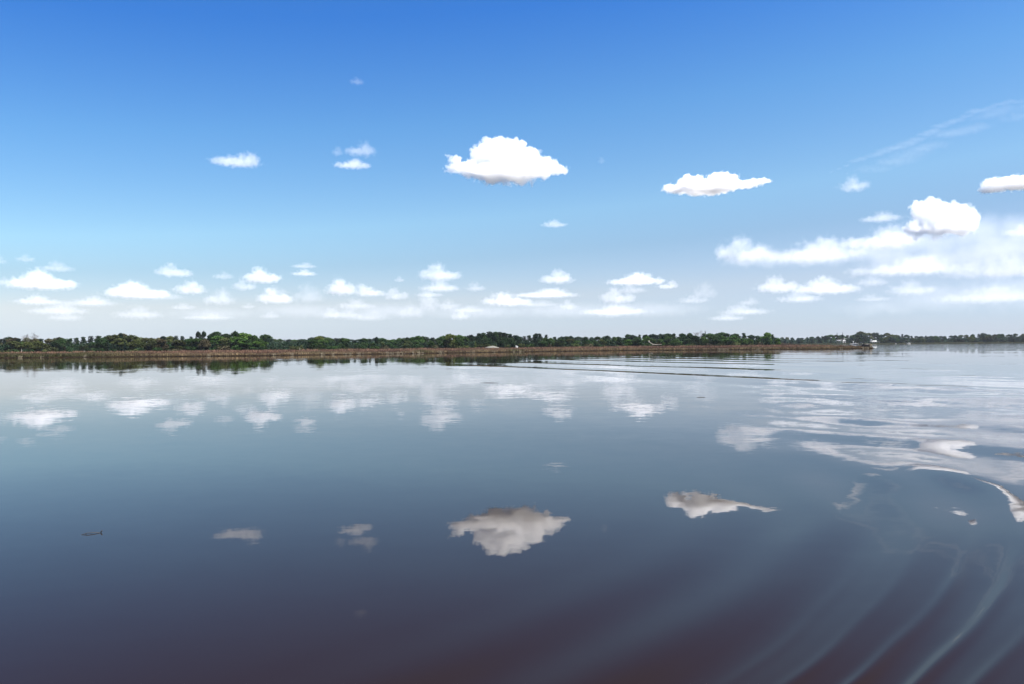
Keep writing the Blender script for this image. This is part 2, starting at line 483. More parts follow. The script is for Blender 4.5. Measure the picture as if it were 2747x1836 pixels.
def leaves(rng, lobes, size, per_area):
    """leaf sprays scattered through lobes (cx, cy, cz, rx, ry, rz)"""
    Vs = []
    for (cx, cy, cz, rx, ry, rz) in lobes:
        n = max(12, int(per_area * (rx * ry + ry * rz + rx * rz)))
        u = rng.normal(size=(n, 3)); u /= np.linalg.norm(u, axis=1)[:, None]
        rad = (0.35 + 0.65 * rng.rand(n) ** 0.45) * rng.uniform(0.9, 1.12, n)
        c = u * rad[:, None] * [rx, ry, rz] + [cx, cy, cz]
        nrm = u * 0.7 + rng.normal(size=(n, 3)) * 0.7 + [0, 0, 0.25]
        nrm /= np.linalg.norm(nrm, axis=1)[:, None]
        a = np.cross(nrm, rng.normal(size=(n, 3))); a /= np.linalg.norm(a, axis=1)[:, None]
        b = np.cross(nrm, a)
        s = (size * rng.uniform(0.55, 1.25, n))[:, None]
        Vs.append(np.stack([c + a * s, c + b * s * 0.62 + nrm * s * 0.15, c - a * s * 0.9, c - b * s * 0.62 + nrm * s * 0.15], 1))
    V = np.concatenate(Vs).reshape(-1, 3)
    return V, np.arange(len(V)).reshape(-1, 4)

def broadleaf(seed, hgt=10.0, wid=7.5, low=0.12, lobes_n=17, size=0.36, dens=27, flat=0.9, lean=0.0):
    rnd = random.Random(seed); rng = np.random.RandomState(seed)
    lobes, wood = [], Soup()
    zc = hgt * (0.5 + low * 0.5); hz = hgt * (1 - low) * 0.5
    top = (rnd.uniform(-.1, .1) * wid, rnd.uniform(-.1, .1) * wid, hgt * 0.62)
    wood.add(*tube([(0, 0, -0.6), (rnd.uniform(-.15, .15), rnd.uniform(-.15, .15), hgt * 0.3), top], [0.035 * hgt * 0.6, 0.02 * hgt * 0.6, 0.010 * hgt * 0.6]))
    for i in range(lobes_n):
        z = rnd.uniform(-0.85, 0.86)
        rr = math.sqrt(max(0.05, 1 - abs(z) ** 2.2)) * wid * 0.5
        an = i * 2.4 + rnd.uniform(-.4, .4)
        rad = rr * rnd.uniform(0.35, 0.72)
        c = (math.cos(an) * rad + lean * z, math.sin(an) * rad, zc + z * hz * 0.80)
        r = wid * rnd.uniform(0.15, 0.26) * (1.0 if z < 0.4 else 0.82)
        lobes.append((*c, r, r, r * rnd.uniform(0.7, flat)))
        if i % 2 == 0:
            wood.add(*tube([(0, 0, hgt * rnd.uniform(0.18, 0.45)), (c[0] * .5, c[1] * .5, c[2] * .8), c], [0.011 * hgt * .6, 0.007 * hgt * .6, 0.002 * hgt * .6], 5))
    for q, rr in ((0.78, 0.30), (0.95, 0.22), (1.08, 0.15), (1.18, 0.10)):       # the domed top
        for _ in range(2 if q < 1 else 1):
            an = rnd.uniform(0, 6.283); rad = wid * rr * rnd.uniform(0.2, 0.7)
            lobes.append((math.cos(an) * rad, math.sin(an) * rad, zc + q * hz * 0.80, wid * rr * 0.75, wid * rr * 0.75, wid * rr * 0.62))
    V, Fq = leaves(rng, lobes, size, dens)
    V = V * (hgt / V[:, 2].max())
    return mesh_np('crown', V, Fq, LEAF), wood.mesh('trunk', BARK, True)

def pine(seed, hgt=12.0, wid=5.0, bare=0.42, tiers=11, size=0.34, dens=26):
    rnd = random.Random(seed); rng = np.random.RandomState(seed)
    lobes, wood = [], Soup()
    bx, by = rnd.uniform(-.3, .3), rnd.uniform(-.3, .3)
    wood.add(*tube([(0, 0, -0.6), (bx * .5, by * .5, hgt * 0.5), (bx, by, hgt * 0.96)], [0.21, 0.15, 0.04]))
    for i in range(tiers):
        q = i / (tiers - 1)
        z = hgt * (bare + (1 - bare) * q) - 0.35
        sp = wid * 0.5 * (0.55 + 0.5 * math.sin(math.pi * min(1, q * 0.9 + 0.22))) * (1 - 0.55 * q ** 2.5)
        an = i * 2.2 + rnd.uniform(-.5, .5)
        rad = sp * rnd.uniform(0.3, 0.75) * (1 if q < 0.95 else 0.1)
        c = (bx * q + math.cos(an) * rad, by * q + math.sin(an) * rad, z)
        r = wid * rnd.uniform(0.17, 0.27)
        lobes.append((*c, r, r, r * rnd.uniform(0.5, 0.75)))
        wood.add(*tube([(bx * q, by * q, z - 0.5), c], [0.05, 0.015], 5))
    V, Fq = leaves(rng, lobes, size, dens)
    V = V * (hgt / V[:, 2].max())
    return mesh_np('crown', V, Fq, LEAF), wood.mesh('trunk', BARK, True)

def cedar(seed, hgt=8.0, wid=3.4, size=0.3, dens=26):
    rnd = random.Random(seed); rng = np.random.RandomState(seed)
    lobes, wood = [], Soup()
    wood.add(*tube([(0, 0, -0.6), (0, 0, hgt * 0.9)], [0.14, 0.03]))
    for i in range(15):
        q = i / 14
        rr = wid * 0.5 * (1 - q) ** 0.75 + 0.18
        an = i * 2.4
        rad = rr * rnd.uniform(0.2, 0.55)
        lobes.append((math.cos(an) * rad, math.sin(an) * rad, hgt * (0.10 + 0.86 * q), rr * 0.62, rr * 0.62, hgt * 0.085))
    V, Fq = leaves(rng, lobes, size, dens)
    V = V * (hgt / V[:, 2].max())
    return mesh_np('crown', V, Fq, LEAF), wood.mesh('trunk', BARK, True)

def bare_tree(seed, hgt=11.0, wid=8.0):
    """leafless crown: a trunk, forking limbs and a haze of fine twigs"""
    rnd = random.Random(seed)
    trunk, twigs = Soup(), Soup()
    trunk.add(*tube([(0, 0, -0.6), (0.1, 0, hgt * 0.3), (0.0, 0.1, hgt * 0.5)], [0.28, 0.2, 0.12]))
    def grow(p, d, ln, r, lev):
        q = p + d * ln
        (trunk if lev == 0 else twigs).add(*tube([p, p + d * ln * .5 + Vector((rnd.uniform(-.1, .1), rnd.uniform(-.1, .1), 0)) * ln * .4, q], [r, r * .8, r * .55], 4))
        if lev >= 4: return
        for _ in range(3 if lev < 3 else 4):
            e = (d + Vector((rnd.gauss(0, .55), rnd.gauss(0, .55), rnd.uniform(-.05, .5)))).normalized()
            grow(q if rnd.random() < .6 else p + d * ln * .7, e, ln * rnd.uniform(.55, .8), max(r * .55, 0.022), lev + 1)
    for i in range(6):
        an = i * 1.05 + rnd.uniform(-.2, .2)
        d = Vector((math.cos(an) * .75, math.sin(an) * .75, rnd.uniform(.6, 1.1))).normalized()
        grow(Vector((0, 0, hgt * rnd.uniform(.25, .48))), d, hgt * 0.24, 0.10, 0)
    me = twigs.mesh('crown', BARK)
    co = np.empty(len(me.vertices) * 3, np.float32); me.vertices.foreach_get('co', co); co = co.reshape(-1, 3)
    k = hgt / co[:, 2].max(); w = wid / (co[:, 0].max() - co[:, 0].min())
    co *= [w, w, k]
    me.vertices.foreach_set('co', co.ravel()); me.update()
    return me, trunk.mesh('trunk', BARK, True)

def shrub_mesh(seed, hgt=2.4, wid=3.6):
    rnd = random.Random(seed); rng = np.random.RandomState(seed)
    lobes = [(rnd.uniform(-.33, .33) * wid, rnd.uniform(-.25, .25) * wid, hgt * rnd.uniform(.25, .62), wid * rnd.uniform(.15, .26), wid * rnd.uniform(.15, .24), hgt * rnd.uniform(.2, .34)) for _ in range(8)]
    V, Fq = leaves(rng, lobes, 0.26, 34)
    V = V * (hgt / V[:, 2].max())
    wood = Soup()
    for L in lobes: wood.add(*tube([(L[0] * .2, L[1] * .2, -0.3), (L[0], L[1], L[2])], [0.05, 0.02], 5))
    return mesh_np('crown', V, Fq, LEAF), wood.mesh('stem', BARK, True)

PROTO = {
    'broad': [(broadleaf(s, wid=w, low=lo, flat=fl), 10.0, w) for s, w, lo, fl in ((1, 8.2, .06, .9), (2, 7.0, .10, .95), (3, 9.0, .08, .8), (4, 6.2, .05, 1.0), (5, 7.6, .14, .85), (6, 6.6, .1, .9))],
    'pine': [(pine(s, wid=w, bare=b, tiers=t), 12.0, w) for s, w, b, t in ((11, 6.0, .26, 17), (12, 5.4, .20, 18), (13, 6.4, .34, 16), (14, 5.0, .16, 19))],
    'cedar': [(cedar(s, wid=w), 8.0, w) for s, w in ((21, 3.6), (22, 3.0))],
    'bare': [(bare_tree(s), 11.0, 8.0) for s in (31, 32)],
    'shrub': [(shrub_mesh(s), 2.4, 3.6) for s in (41, 42, 43)],
}
TONES = {
    'dark green': (0.022, 0.046, 0.014), 'mid green': (0.036, 0.072, 0.016), 'bright green': (0.052, 0.102, 0.016), 'yellow-green': (0.092, 0.118, 0.022),
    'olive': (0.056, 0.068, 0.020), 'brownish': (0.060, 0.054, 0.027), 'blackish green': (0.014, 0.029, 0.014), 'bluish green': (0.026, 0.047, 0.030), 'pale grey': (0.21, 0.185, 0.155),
}
NAMES = {'broad': 'broadleaf_tree', 'pine': 'pine_tree', 'cedar': 'cedar_tree', 'bare': 'bare_tree', 'shrub': 'shrub'}
def plant(kind, x, y, z, height, width, tone, rnd, label=None, group=None):
    (crown, trunk), h0, w0 = rnd.choice(PROTO[kind])
    r = empty(NAMES[kind], (x, y, z), rnd.uniform(0, 6.283))
    sw, sh = width / w0, height / h0
    r.scale = (sw, sw, sh)
    c = link('crown', crown, r)
    t = link('stem' if kind == 'shrub' else 'trunk', trunk, r)
    k = rnd.uniform(0.52, 1.15)
    col = [a * k * rnd.uniform(0.93, 1.07) for a in TONES[tone]]
    c.color = (*col, 1)
    b = (0.20, 0.17, 0.14) if kind == 'bare' else (0.055, 0.045, 0.035)
    t.color = (*b, 1)
    tag(r, label, 'shrub' if kind == 'shrub' else 'tree', group)
    return r

def horizon_src(sx):
    return 926.8 - 0.0085 * (sx - 1373.5)
def top_height(sx, sy, d):
    """height above the water of what shows at picture point (sx, sy) at distance d"""
    return H + (horizon_src(sx) - sy) / 2135.0 * d * math.hypot(1, (sx - 1373.5) / 2135.0) / math.hypot(1, (sx - 1373.5) / 2135.0)

# the treetop line of the photograph (2747 x 1836 picture)
SKYLINE = [(-300, 904), (0, 906), (29, 902), (60, 906), (112, 906), (129, 908), (153, 904), (182, 907), (212, 903), (240, 901), (259, 898), (276, 902), (288, 898), (323, 894), (347, 897), (371, 901), (394, 903),
           (435, 903), (488, 900), (512, 900), (560, 893), (573, 890), (603, 892), (618, 891), (632, 888), (662, 896), (685, 898), (704, 894), (722, 902), (730, 910), (830, 909), (842, 902), (856, 901), (871, 903), (889, 908), (931, 907),
           (949, 911), (978, 907), (1000, 908), (1011, 904), (1030, 908), (1044, 911), (1068, 907), (1098, 903), (1131, 901), (1157, 905), (1178, 904), (1193, 896), (1223, 896), (1247, 901), (1259, 897), (1280, 897), (1292, 890), (1336, 889), (1366, 892),
           (1380, 897), (1406, 902), (1418, 899), (1439, 895), (1471, 895), (1495, 903), (1531, 901), (1573, 904), (1627, 899), (1656, 902), (1698, 895), (1758, 896), (1791, 894), (1818, 896), (1847, 893), (1892, 893), (1937, 891), (1955, 893),
           (1997, 893), (2032, 899), (2048, 893), (2062, 893), (2080, 901)]
FAR_SKY = [(2050, 905), (2110, 904), (2136, 907), (2160, 905), (2181, 902), (2204, 903), (2228, 898), (2250, 896), (2276, 900), (2295, 896), (2308, 890), (2326, 892), (2356, 892), (2366, 897), (2377, 892), (2395, 897), (2421, 896), (2460, 902),
           (2496, 900), (2531, 901), (2567, 899), (2605, 897), (2638, 894), (2659, 897), (2683, 895), (2709, 897), (2733, 893), (2747, 894), (3100, 896)]

MARKS = [(-60, None), (79, 'the bare grey tree'), (323, 'the tallest left-hand pine'), (538, 'the twin-crowned tree'), (632, 'the round dark tree'), (760, 'the white shed'), (856, 'the yellow-green tree'), (1011, 'the dark peaked tree'),
         (1208, 'the broad pale tree'), (1320, 'the sand heap'), (1384, 'the white box'), (1445, 'the open-topped pine'), (1741, 'the fallen snag'), (1874, 'the bare whitish tree'), (2056, 'the marsh-end tree')]
MARKS[2] = (323, 'the tallest peaked pine')
ORD = ['next to', 'second from', 'third from', 'fourth from', 'fifth from', 'sixth from', 'seventh from', 'eighth from', 'ninth from', 'tenth from', 'eleventh from', 'twelfth from', 'thirteenth from', 'fourteenth from', 'fifteenth from', 'sixteenth from']
KIND_WORD = {'broad': 'tree', 'pine': 'pine', 'cedar': 'conifer', 'bare': 'leafless tree', 'shrub': 'shrub'}
REG = []                                     # (row, sx, object, tone, kind) of everything that still wants its label
def name_rows(marks):
    """labels by counting from the nearest landmark, row by row"""
    rows = {}
    for row, sx, o, tone, kind in REG: rows.setdefault(row, []).append((sx, o, tone, kind))
    used = set()
    for row, items in rows.items():
        items.sort(key=lambda q: q[0])
        for i, (sx, o, tone, kind) in enumerate(items):
            best = None
            for j, (mx, mn) in enumerate(marks):
                if mn is None: continue
                between = [q for q in items if (mx < q[0] < sx) or (sx < q[0] < mx)]
                if best is None or len(between) < best[0]:
                    nxt = [m for m in marks if m[1] and ((m[0] > mx) if sx > mx else (m[0] < mx))]
                    to = (min(nxt) if sx > mx else max(nxt))[1] if nxt else 'the picture edge'
                    best = (len(between), mn, to)
            k, mn, to = best
            lab = f"{tone} {KIND_WORD[kind]}, {row}, {ORD[min(k, 15)]} {mn} towards {to}"
            o['label'] = lab
    REG.clear()

def add_row(rnd, row, group, x0, x1, step, sky, dfun, spread, lo, hi, mix, zfun, wlo=0.85, whi=1.25, skip=()):
    sx = x0
    while sx < x1:
        px = sx + rnd.uniform(-.25, .25) * step
        sx += step * rnd.uniform(0.8, 1.2)
        if any(a < px < b for a, b in skip): continue
        d = dfun(px) + rnd.uniform(0, spread)
        kind, tone = mix(px, rnd)
        z = zfun(px, d)
        top = top_height(px, lerp(sky, px), d)
        h = max(2.5, (top - z) * rnd.uniform(lo, hi))
        w = h * rnd.uniform(wlo, whi)
        if kind == 'pine': w = h * rnd.uniform(0.52, 0.78)
        if kind == 'cedar': w = h * rnd.uniform(0.42, 0.6)
        o = plant(kind, src_x(px, d), d, z, h, w, tone, rnd, group=group)
        REG.append((row, px, o, tone, kind))

def near_z(sx, d):
    return ground_z(d - shore_d(sx), sx) - 0.1

def mix_back(sx, r):
    q = r.random()
    if sx < 520: return r.choice([('pine', 'blackish green'), ('broad', 'dark green'), ('pine', 'dark green'), ('broad', 'olive'), ('broad', 'brownish')])
    if sx < 700: return r.choice([('broad', 'dark green'), ('broad', 'mid green'), ('broad', 'bright green'), ('broad', 'mid green')])
    if sx < 1180: return r.choice([('broad', 'dark green'), ('broad', 'bluish green'), ('pine', 'blackish green'), ('broad', 'mid green')])
    if sx < 1250: return ('broad', 'mid green')
    if sx < 1500: return r.choice([('pine', 'blackish green'), ('pine', 'blackish green'), ('pine', 'dark green')])
    return r.choice([('broad', 'mid green'), ('broad', 'dark green'), ('broad', 'dark green'), ('broad', 'bluish green'), ('pine', 'dark green')])
def mix_front(sx, r):
    if sx < 520: return r.choice([('broad', 'olive'), ('broad', 'brownish'), ('broad', 'mid green'), ('broad', 'dark green'), ('broad', 'olive'), ('cedar', 'blackish green')])
    if sx < 730: return r.choice([('broad', 'mid green'), ('broad', 'bright green'), ('broad', 'brownish'), ('broad', 'olive')])
    if sx < 1250: return r.choice([('broad', 'dark green'), ('broad', 'mid green'), ('broad', 'olive'), ('broad', 'mid green'), ('cedar', 'blackish green')])
    if sx < 1440: return r.choice([('pine', 'blackish green'), ('broad', 'dark green'), ('cedar', 'blackish green')])
    return r.choice([('broad', 'mid green'), ('broad', 'olive'), ('broad', 'dark green'), ('broad', 'mid green'), ('broad', 'bright green')])
def mix_far(sx, r):
    return r.choice([('broad', 'bluish green'), ('broad', 'dark green'), ('broad', 'bluish green'), ('broad', 'mid green'), ('pine', 'blackish green'), ('broad', 'olive')])

rnd = random.Random(77)
gap = [(728, 832)]
add_row(rnd, 'back row', 'trees of the back row behind the marsh', -110, 2085, 18.5, SKYLINE, lambda x: lerp(TREE_D, x) + 28, 22, 0.92, 1.03, mix_back, near_z, skip=gap + [(74, 84), (515, 560), (620, 645), (840, 872), (1003, 1019), (1198, 1218), (1864, 1884), (2044, 2072)])
add_row(rnd, 'front row', 'trees of the front row behind the marsh', -100, 2085, 23.0, SKYLINE, lambda x: lerp(TREE_D, x), 16, 0.55, 0.86, mix_front, near_z, wlo=1.0, whi=1.5, skip=gap + [(2044, 2072)])
add_row(rnd, 'distant gap', 'distant trees seen through the gaps of the wood', 722, 1075, 14.0, SKYLINE, lambda x: 830.0, 60, 0.93, 1.04, mix_far, near_z, wlo=1.0, whi=1.6)
add_row(rnd, 'back row', 'trees of the back row behind the marsh', 1256, 1400, 10.5, SKYLINE, lambda x: lerp(TREE_D, x) + 34, 30, 0.86, 1.0, lambda x, r: r.choice([('pine', 'blackish green'), ('broad', 'blackish green')]), near_z)
add_row(rnd, 'back row', 'trees of the back row behind the marsh', 1160, 1256, 16, SKYLINE, lambda x: lerp(TREE_D, x) + 34, 30, 0.9, 1.0, lambda x, r: r.choice([('broad', 'mid green'), ('broad', 'dark green')]), near_z, skip=[(1198, 1218)])
# trees with a look of their own
def lone(kind, sx, top, d, wpx, tone, label, seed):
    r = random.Random(seed)
    z = near_z(sx, d)
    h = top_height(sx, top, d) - z
    return plant(kind, src_x(sx, d), d, z, h, wpx / 2135.0 * d, tone, r, label)
lone('bare', 79, 890, 478, 44, 'pale grey', 'wide bare grey tree without leaves rising above the wood near the picture edge', 1)
lone('pine', 324, 893, 470, 22, 'blackish green', 'tallest peaked dark pine above the olive wood', 2)
lone('broad', 532, 887.5, 476, 20, 'blackish green', 'dark twin-crowned tree, the half nearer the bare grey tree', 3)
lone('broad', 547, 887, 480, 20, 'blackish green', 'dark twin-crowned tree, the half nearer the round dark tree', 4)
lone('broad', 632, 886.5, 470, 30, 'dark green', 'round dark tree at the top of the bright green wooded rise', 5)
lone('broad', 856, 900.5, 482, 34, 'yellow-green', 'yellow-green tree standing out past the low gap in the wood', 6)
lone('broad', 1011, 903.5, 500, 15, 'blackish green', 'small dark peaked tree on the low skyline behind the marsh', 7)
lone('broad', 1208, 895, 505, 46, 'yellow-green', 'broad pale yellow-green tree beside the stand of dark pines', 8)
lone('cedar', 1275, 915, 500, 14, 'yellow-green', 'small pale green cone-shaped tree in front of the dark pines', 9)
lone('pine', 1439, 894, 545, 26, 'blackish green', 'open-topped pine with sky showing under its crown', 10)
lone('bare', 1874, 886.5, 600, 24, 'pale grey', 'bare whitish treetop standing out of the dense green wood', 11)
lone('cedar', 1892, 887.5, 605, 9, 'blackish green', 'thin dark pointed tree right beside the bare whitish treetop', 12)
lone('broad', 2057, 891.5, 580, 36, 'bright green', 'bright green round tree at the end of the near wood', 13)
name_rows(MARKS)
# the far wooded shore
def far_z(sx, d):
    t = d - far_d(sx)
    return float(np.interp(t, [0, 10, 40, 120, 300], [0.2, 1.2, 1.6, 3, 5])) - 0.1
FAR_MARKS = [(2256, 'the grey-roofed house'), (2308, 'the feathery treetop'), (2343, 'the white house'), (2430, 'the moored boat'), (2638, 'the highest far tree')]
add_row(rnd, 'far skyline', 'trees on the skyline of the far shore', 2085, 2790, 13.5, FAR_SKY, lambda x: far_d(x) + 60, 50, 0.94, 1.03, mix_far, far_z, wlo=0.8, whi=1.2)
add_row(rnd, 'far waterside', 'trees along the waterside of the far shore', 2080, 2790, 14.5, FAR_SKY, lambda x: far_d(x) + 14, 16, 0.55, 0.88, mix_far, far_z, wlo=1.1, whi=1.7, skip=[(2240, 2272), (2331, 2354)])
def far_lone(kind, sx, top, wpx, tone, label, seed, back=55):
    r = random.Random(seed)
    d = far_d(sx) + back
    z = far_z(sx, d)
    return plant(kind, src_x(sx, d), d, z, top_height(sx, top, d) - z, wpx / 2135.0 * d, tone, r, label)
far_lone('cedar', 2246, 892.5, 7, 'blackish green', 'shorter of two thin dark spires above the grey-roofed house', 1)
far_lone('cedar', 2261, 891, 7.5, 'blackish green', 'taller of two thin dark spires above the grey-roofed house', 2)
far_lone('broad', 2309, 888.5, 34, 'olive', 'pale feathery treetop on the far shore above the white house', 3, 75)
far_lone('broad', 2638, 893, 20, 'bluish green', 'highest tree on the hazy far shore near the picture edge', 4, 70)
name_rows(FAR_MARKS)

# shrubs along the foot of the wood
SHRUB_N = 58
for i in range(SHRUB_N):
    sx = -40 + 2110 * (i + rnd.uniform(.1, .9)) / SHRUB_N
    if 735 < sx < 775: continue
    d = lerp(TREE_D, sx) - rnd.uniform(4, 16)
    tone = rnd.choice(['olive', 'brownish', 'mid green', 'dark green', 'olive'])
    o = plant('shrub', src_x(sx, d), d, near_z(sx, d), rnd.uniform(2.2, 4.2), rnd.uniform(4.0, 7.5), tone, rnd, group='shrubs along the foot of the wood')
    REG.append(('wood edge', sx, o, tone, 'shrub'))
name_rows(MARKS)

# the undergrowth that closes the wood at eye level (reads as one mass)
def thicket(name, label, x0, x1, n, dfun, back, zfun, h0, h1, size, tone, seed):
    rng = np.random.RandomState(seed)
    c = []
    for _ in range(n):
        sx = rng.uniform(x0, x1)
        d = dfun(sx) + back * rng.rand()
        hh = rng.uniform(0, 1) ** 0.8 * (h0 + (h1 - h0) * (0.5 + 0.5 * mnoise.noise(Vector((sx * 0.045, d * 0.03, seed)))))
        c.append((src_x(sx, d), d, zfun(sx, d) + hh))
    c = np.array(c)
    a = rng.normal(size=(n, 3)); a /= np.linalg.norm(a, axis=1)[:, None]
    b = np.cross(a, rng.normal(size=(n, 3))); b /= np.linalg.norm(b, axis=1)[:, None]
    s = (size * rng.uniform(0.5, 1.3, n))[:, None]
    V = np.stack([c + a * s, c + b * s * .7, c - a * s, c - b * s * .7], 1).reshape(-1, 3)
    o = link(name, mesh_np(name, V, np.arange(len(V)).reshape(-1, 4), LEAF))
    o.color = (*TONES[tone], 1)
    tag(o, label, 'undergrowth', kind='stuff')
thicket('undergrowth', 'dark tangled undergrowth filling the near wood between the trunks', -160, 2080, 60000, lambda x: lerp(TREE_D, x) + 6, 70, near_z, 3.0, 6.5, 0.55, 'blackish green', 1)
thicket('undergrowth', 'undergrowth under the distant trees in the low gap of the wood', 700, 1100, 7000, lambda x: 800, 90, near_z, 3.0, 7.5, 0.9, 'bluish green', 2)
thicket('undergrowth', 'dark undergrowth along the foot of the wood on the far shore', 2040, 2900, 16000, lambda x: far_d(x) + 18, 80, far_z, 3.0, 8.0, 1.1, 'bluish green', 3)
# ---------------------------------------------------------------- houses, boats and small things
def paint(name, col, rough=0.6, spots=0.0):
    m, n, l, p = mat_new(name)
    p.inputs['Roughness'].default_value = rough
    tc = n.new('ShaderNodeTexCoord')
    t = n.new('ShaderNodeTexNoise'); t.inputs['Scale'].default_value = 3.0; t.inputs['Detail'].default_value = 4
    l.new(tc.outputs['Object'], t.inputs['Vector'])
    r = n.new('ShaderNodeValToRGB')
    r.color_ramp.elements[0].position = 0.3; r.color_ramp.elements[0].color = (*[c * (0.8 - spots) for c in col], 1)
    r.color_ramp.elements[1].position = 0.6; r.color_ramp.elements[1].color = (*col, 1)
    l.new(t.outputs[0], r.inputs[0]); l.new(r.outputs[0], p.inputs['Base Color'])
    return m
WHITE = paint('white_paint', (0.34, 0.335, 0.32), 0.5)
ROOF = paint('grey_shingle', (0.17, 0.17, 0.18), 0.85)
PALE_ROOF = paint('pale_roof', (0.24, 0.24, 0.25), 0.8)
SIDING = paint('grey_siding', (0.22, 0.22, 0.22), 0.75)
GLASS = paint('dark_glass', (0.02, 0.025, 0.03), 0.1)
WOOD = paint('grey_wood', (0.13, 0.105, 0.08), 0.9, 0.3)
DARKWOOD = paint('wet_dark_wood', (0.020, 0.015, 0.012), 0.6, 0.3)
TANWOOD = paint('tan_wood', (0.30, 0.23, 0.14), 0.9, 0.2)
DRIFT = paint('bleached_wood', (0.44, 0.40, 0.33), 0.9, 0.25)
SAND = paint('pale_sand', (0.125, 0.12, 0.10), 0.95, 0.1)
STRAW = paint('bleached_straw', (0.33, 0.28, 0.19), 0.9, 0.3)
BLUE = paint('blue_grey_siding', (0.13, 0.15, 0.20), 0.7)

def box(x0, x1, y0, y1, z0, z1, bev=0.0):
    V = [(x, y, z) for z in (z0, z1) for y in (y0, y1) for x in (x0, x1)]
    return V, [[0, 2, 3, 1], [4, 5, 7, 6], [0, 1, 5, 4], [2, 6, 7, 3], [0, 4, 6, 2], [1, 3, 7, 5]]

def gable(x0, x1, y0, y1, z0, zr, over=0.4, th=0.18):
    """a pitched roof, ridge along x, as a closed solid"""
    a, b, c, d = x0 - over, x1 + over, y0 - over, y1 + over
    ym = (y0 + y1) / 2
    V = [(a, c, z0), (b, c, z0), (b, d, z0), (a, d, z0), (a, ym, zr), (b, ym, zr), (a, c, z0 + th), (b, c, z0 + th), (b, d, z0 + th), (a, d, z0 + th), (a, ym, zr + th), (b, ym, zr + th)]
    return V, [[0, 3, 2, 1], [6, 7, 11, 10], [9, 10, 11, 8], [0, 1, 7, 6], [2, 3, 9, 8], [0, 6, 10, 9, 3], [1, 2, 8, 11, 7]]

def part(name, mat, parent, *shapes, smooth=False):
    s = Soup()
    for V, Fq in shapes: s.add(V, Fq)
    return link(name, s.mesh(name, mat, smooth), parent)

def far_spot(sx, back):
    d = far_d(sx) + back
    return src_x(sx, d), d, far_z(sx, d)

def house(name, sx, back, w, dp, hw, hr, wall, roof, label, nwin=3, chimney=False, z=None):
    x, y, zz = far_spot(sx, back)
    r = empty(name, (x, y, zz if z is None else z), math.atan2(-x, y) * 0.6)
    wl_ = part('wall', wall, r, box(-w / 2, w / 2, 0, dp, -0.8, hw))
    # gable ends
    V = [(-w / 2, 0, hw), (-w / 2, dp, hw), (-w / 2, dp / 2, hr - 0.05), (w / 2, 0, hw), (w / 2, dp, hw), (w / 2, dp / 2, hr - 0.05)]
    part('gable_wall', wall, r, (V, [[0, 2, 1], [3, 4, 5]]))
    rf = part('roof', roof, r, gable(-w / 2, w / 2, 0, dp, hw, hr))
    if chimney: part('chimney', WOOD, rf, box(w * .22, w * .22 + .7, dp / 2 - .35, dp / 2 + .35, hr - 0.7, hr + 1.0))
    for i in range(nwin):
        cx = -w / 2 + w * (i + 0.5) / nwin
        f = part('window', WHITE, r, box(cx - .65, cx + .65, -0.06, -0.005, hw * .42, hw * .42 + 1.3))
        part('pane', GLASS, f, box(cx - .53, cx + .53, -0.09, -0.062, hw * .42 + .12, hw * .42 + 1.18))
    tag(r, label, 'house')
    return r

house('house', 2256, 30, 14.0, 8.0, 3.0, 5.6, SIDING, PALE_ROOF, 'low grey-roofed house under the two thin dark spires on the far shore', 4, True)
house('house', 2268, 62, 9.0, 7.0, 4.6, 7.6, SIDING, ROOF, 'dim grey house half hidden by trees above the grey-roofed house', 2)
house('house', 2343, 20, 10.0, 7.0, 2.6, 4.4, SIDING, WHITE, 'white house with a lookout box on its roof behind the marsh tip', 3)
o = [q for q in COL.objects if q.get('label', '').startswith('white house with')][0]
lk = part('lookout', WHITE, o, box(-3.6, -1.9, 2.6, 4.3, 3.9, 5.7))
part('lookout_roof', PALE_ROOF, lk, gable(-3.6, -1.9, 2.6, 4.3, 5.7, 6.3, 0.3, 0.12))
part('porch', WHITE, o, box(1.0, 8.8, -3.2, -0.1, 2.3, 2.6), box(1.2, 1.4, -3.1, -2.9, -0.8, 2.3), box(5.0, 5.2, -3.1, -2.9, -0.8, 2.3), box(8.4, 8.6, -3.1, -2.9, -0.8, 2.3))
house('shed', 2307, 14, 4.2, 3.4, 2.4, 3.6, BLUE, ROOF, 'small blue-grey shed at the far waterside beside the white boats', 1)
house('cottage', 2429.5, 34, 4.0, 5.0, 3.6, 5.4, WHITE, PALE_ROOF, 'little white cottage among the trees above the moored white boat', 1)
x, y, z = src_x(760, 640), 640, near_z(760, 640)
r = empty('shed', (x, y, 1.2), 0.1)
part('wall', WHITE, r, box(-1.55, 1.55, 0, 3.0, -1.4, 1.9)); part('roof', ROOF, r, gable(-1.55, 1.55, 0, 3.0, 1.9, 2.5, .2, .1))
part('door', GLASS, r, box(0.3, 1.1, -0.06, -0.005, -1.0, 0.9))
tag(r, 'small white shed in the low gap of the wood behind the marsh', 'shed')

def hull(L, B, D, sheer=0.25):
    """an open boat hull, bow towards +x"""
    n = 10
    V, Fq = [], []
    for i in range(n + 1):
        q = i / n
        x = -L / 2 + L * q
        b = B / 2 * (1 - max(0, (q - 0.45) / 0.55) ** 2.2)
        zt = D + sheer * q * q
        for s in (-1, 1):
            V += [(x, s * b, zt), (x, s * b * 0.78, D * 0.25), (x, 0, -D * 0.35 + 0.35 * D * max(0, q - .6))]
    for i in range(n):
        a, b = i * 6, (i + 1) * 6
        Fq += [[a, b, b + 1, a + 1], [a + 1, b + 1, b + 2, a + 2], [a + 3, a + 4, b + 4, b + 3], [a + 4, a + 5, b + 5, b + 4], [a, a + 3, b + 3, b]]
    Fq.append([0, 1, 2, 5, 4, 3])
    return V, Fq

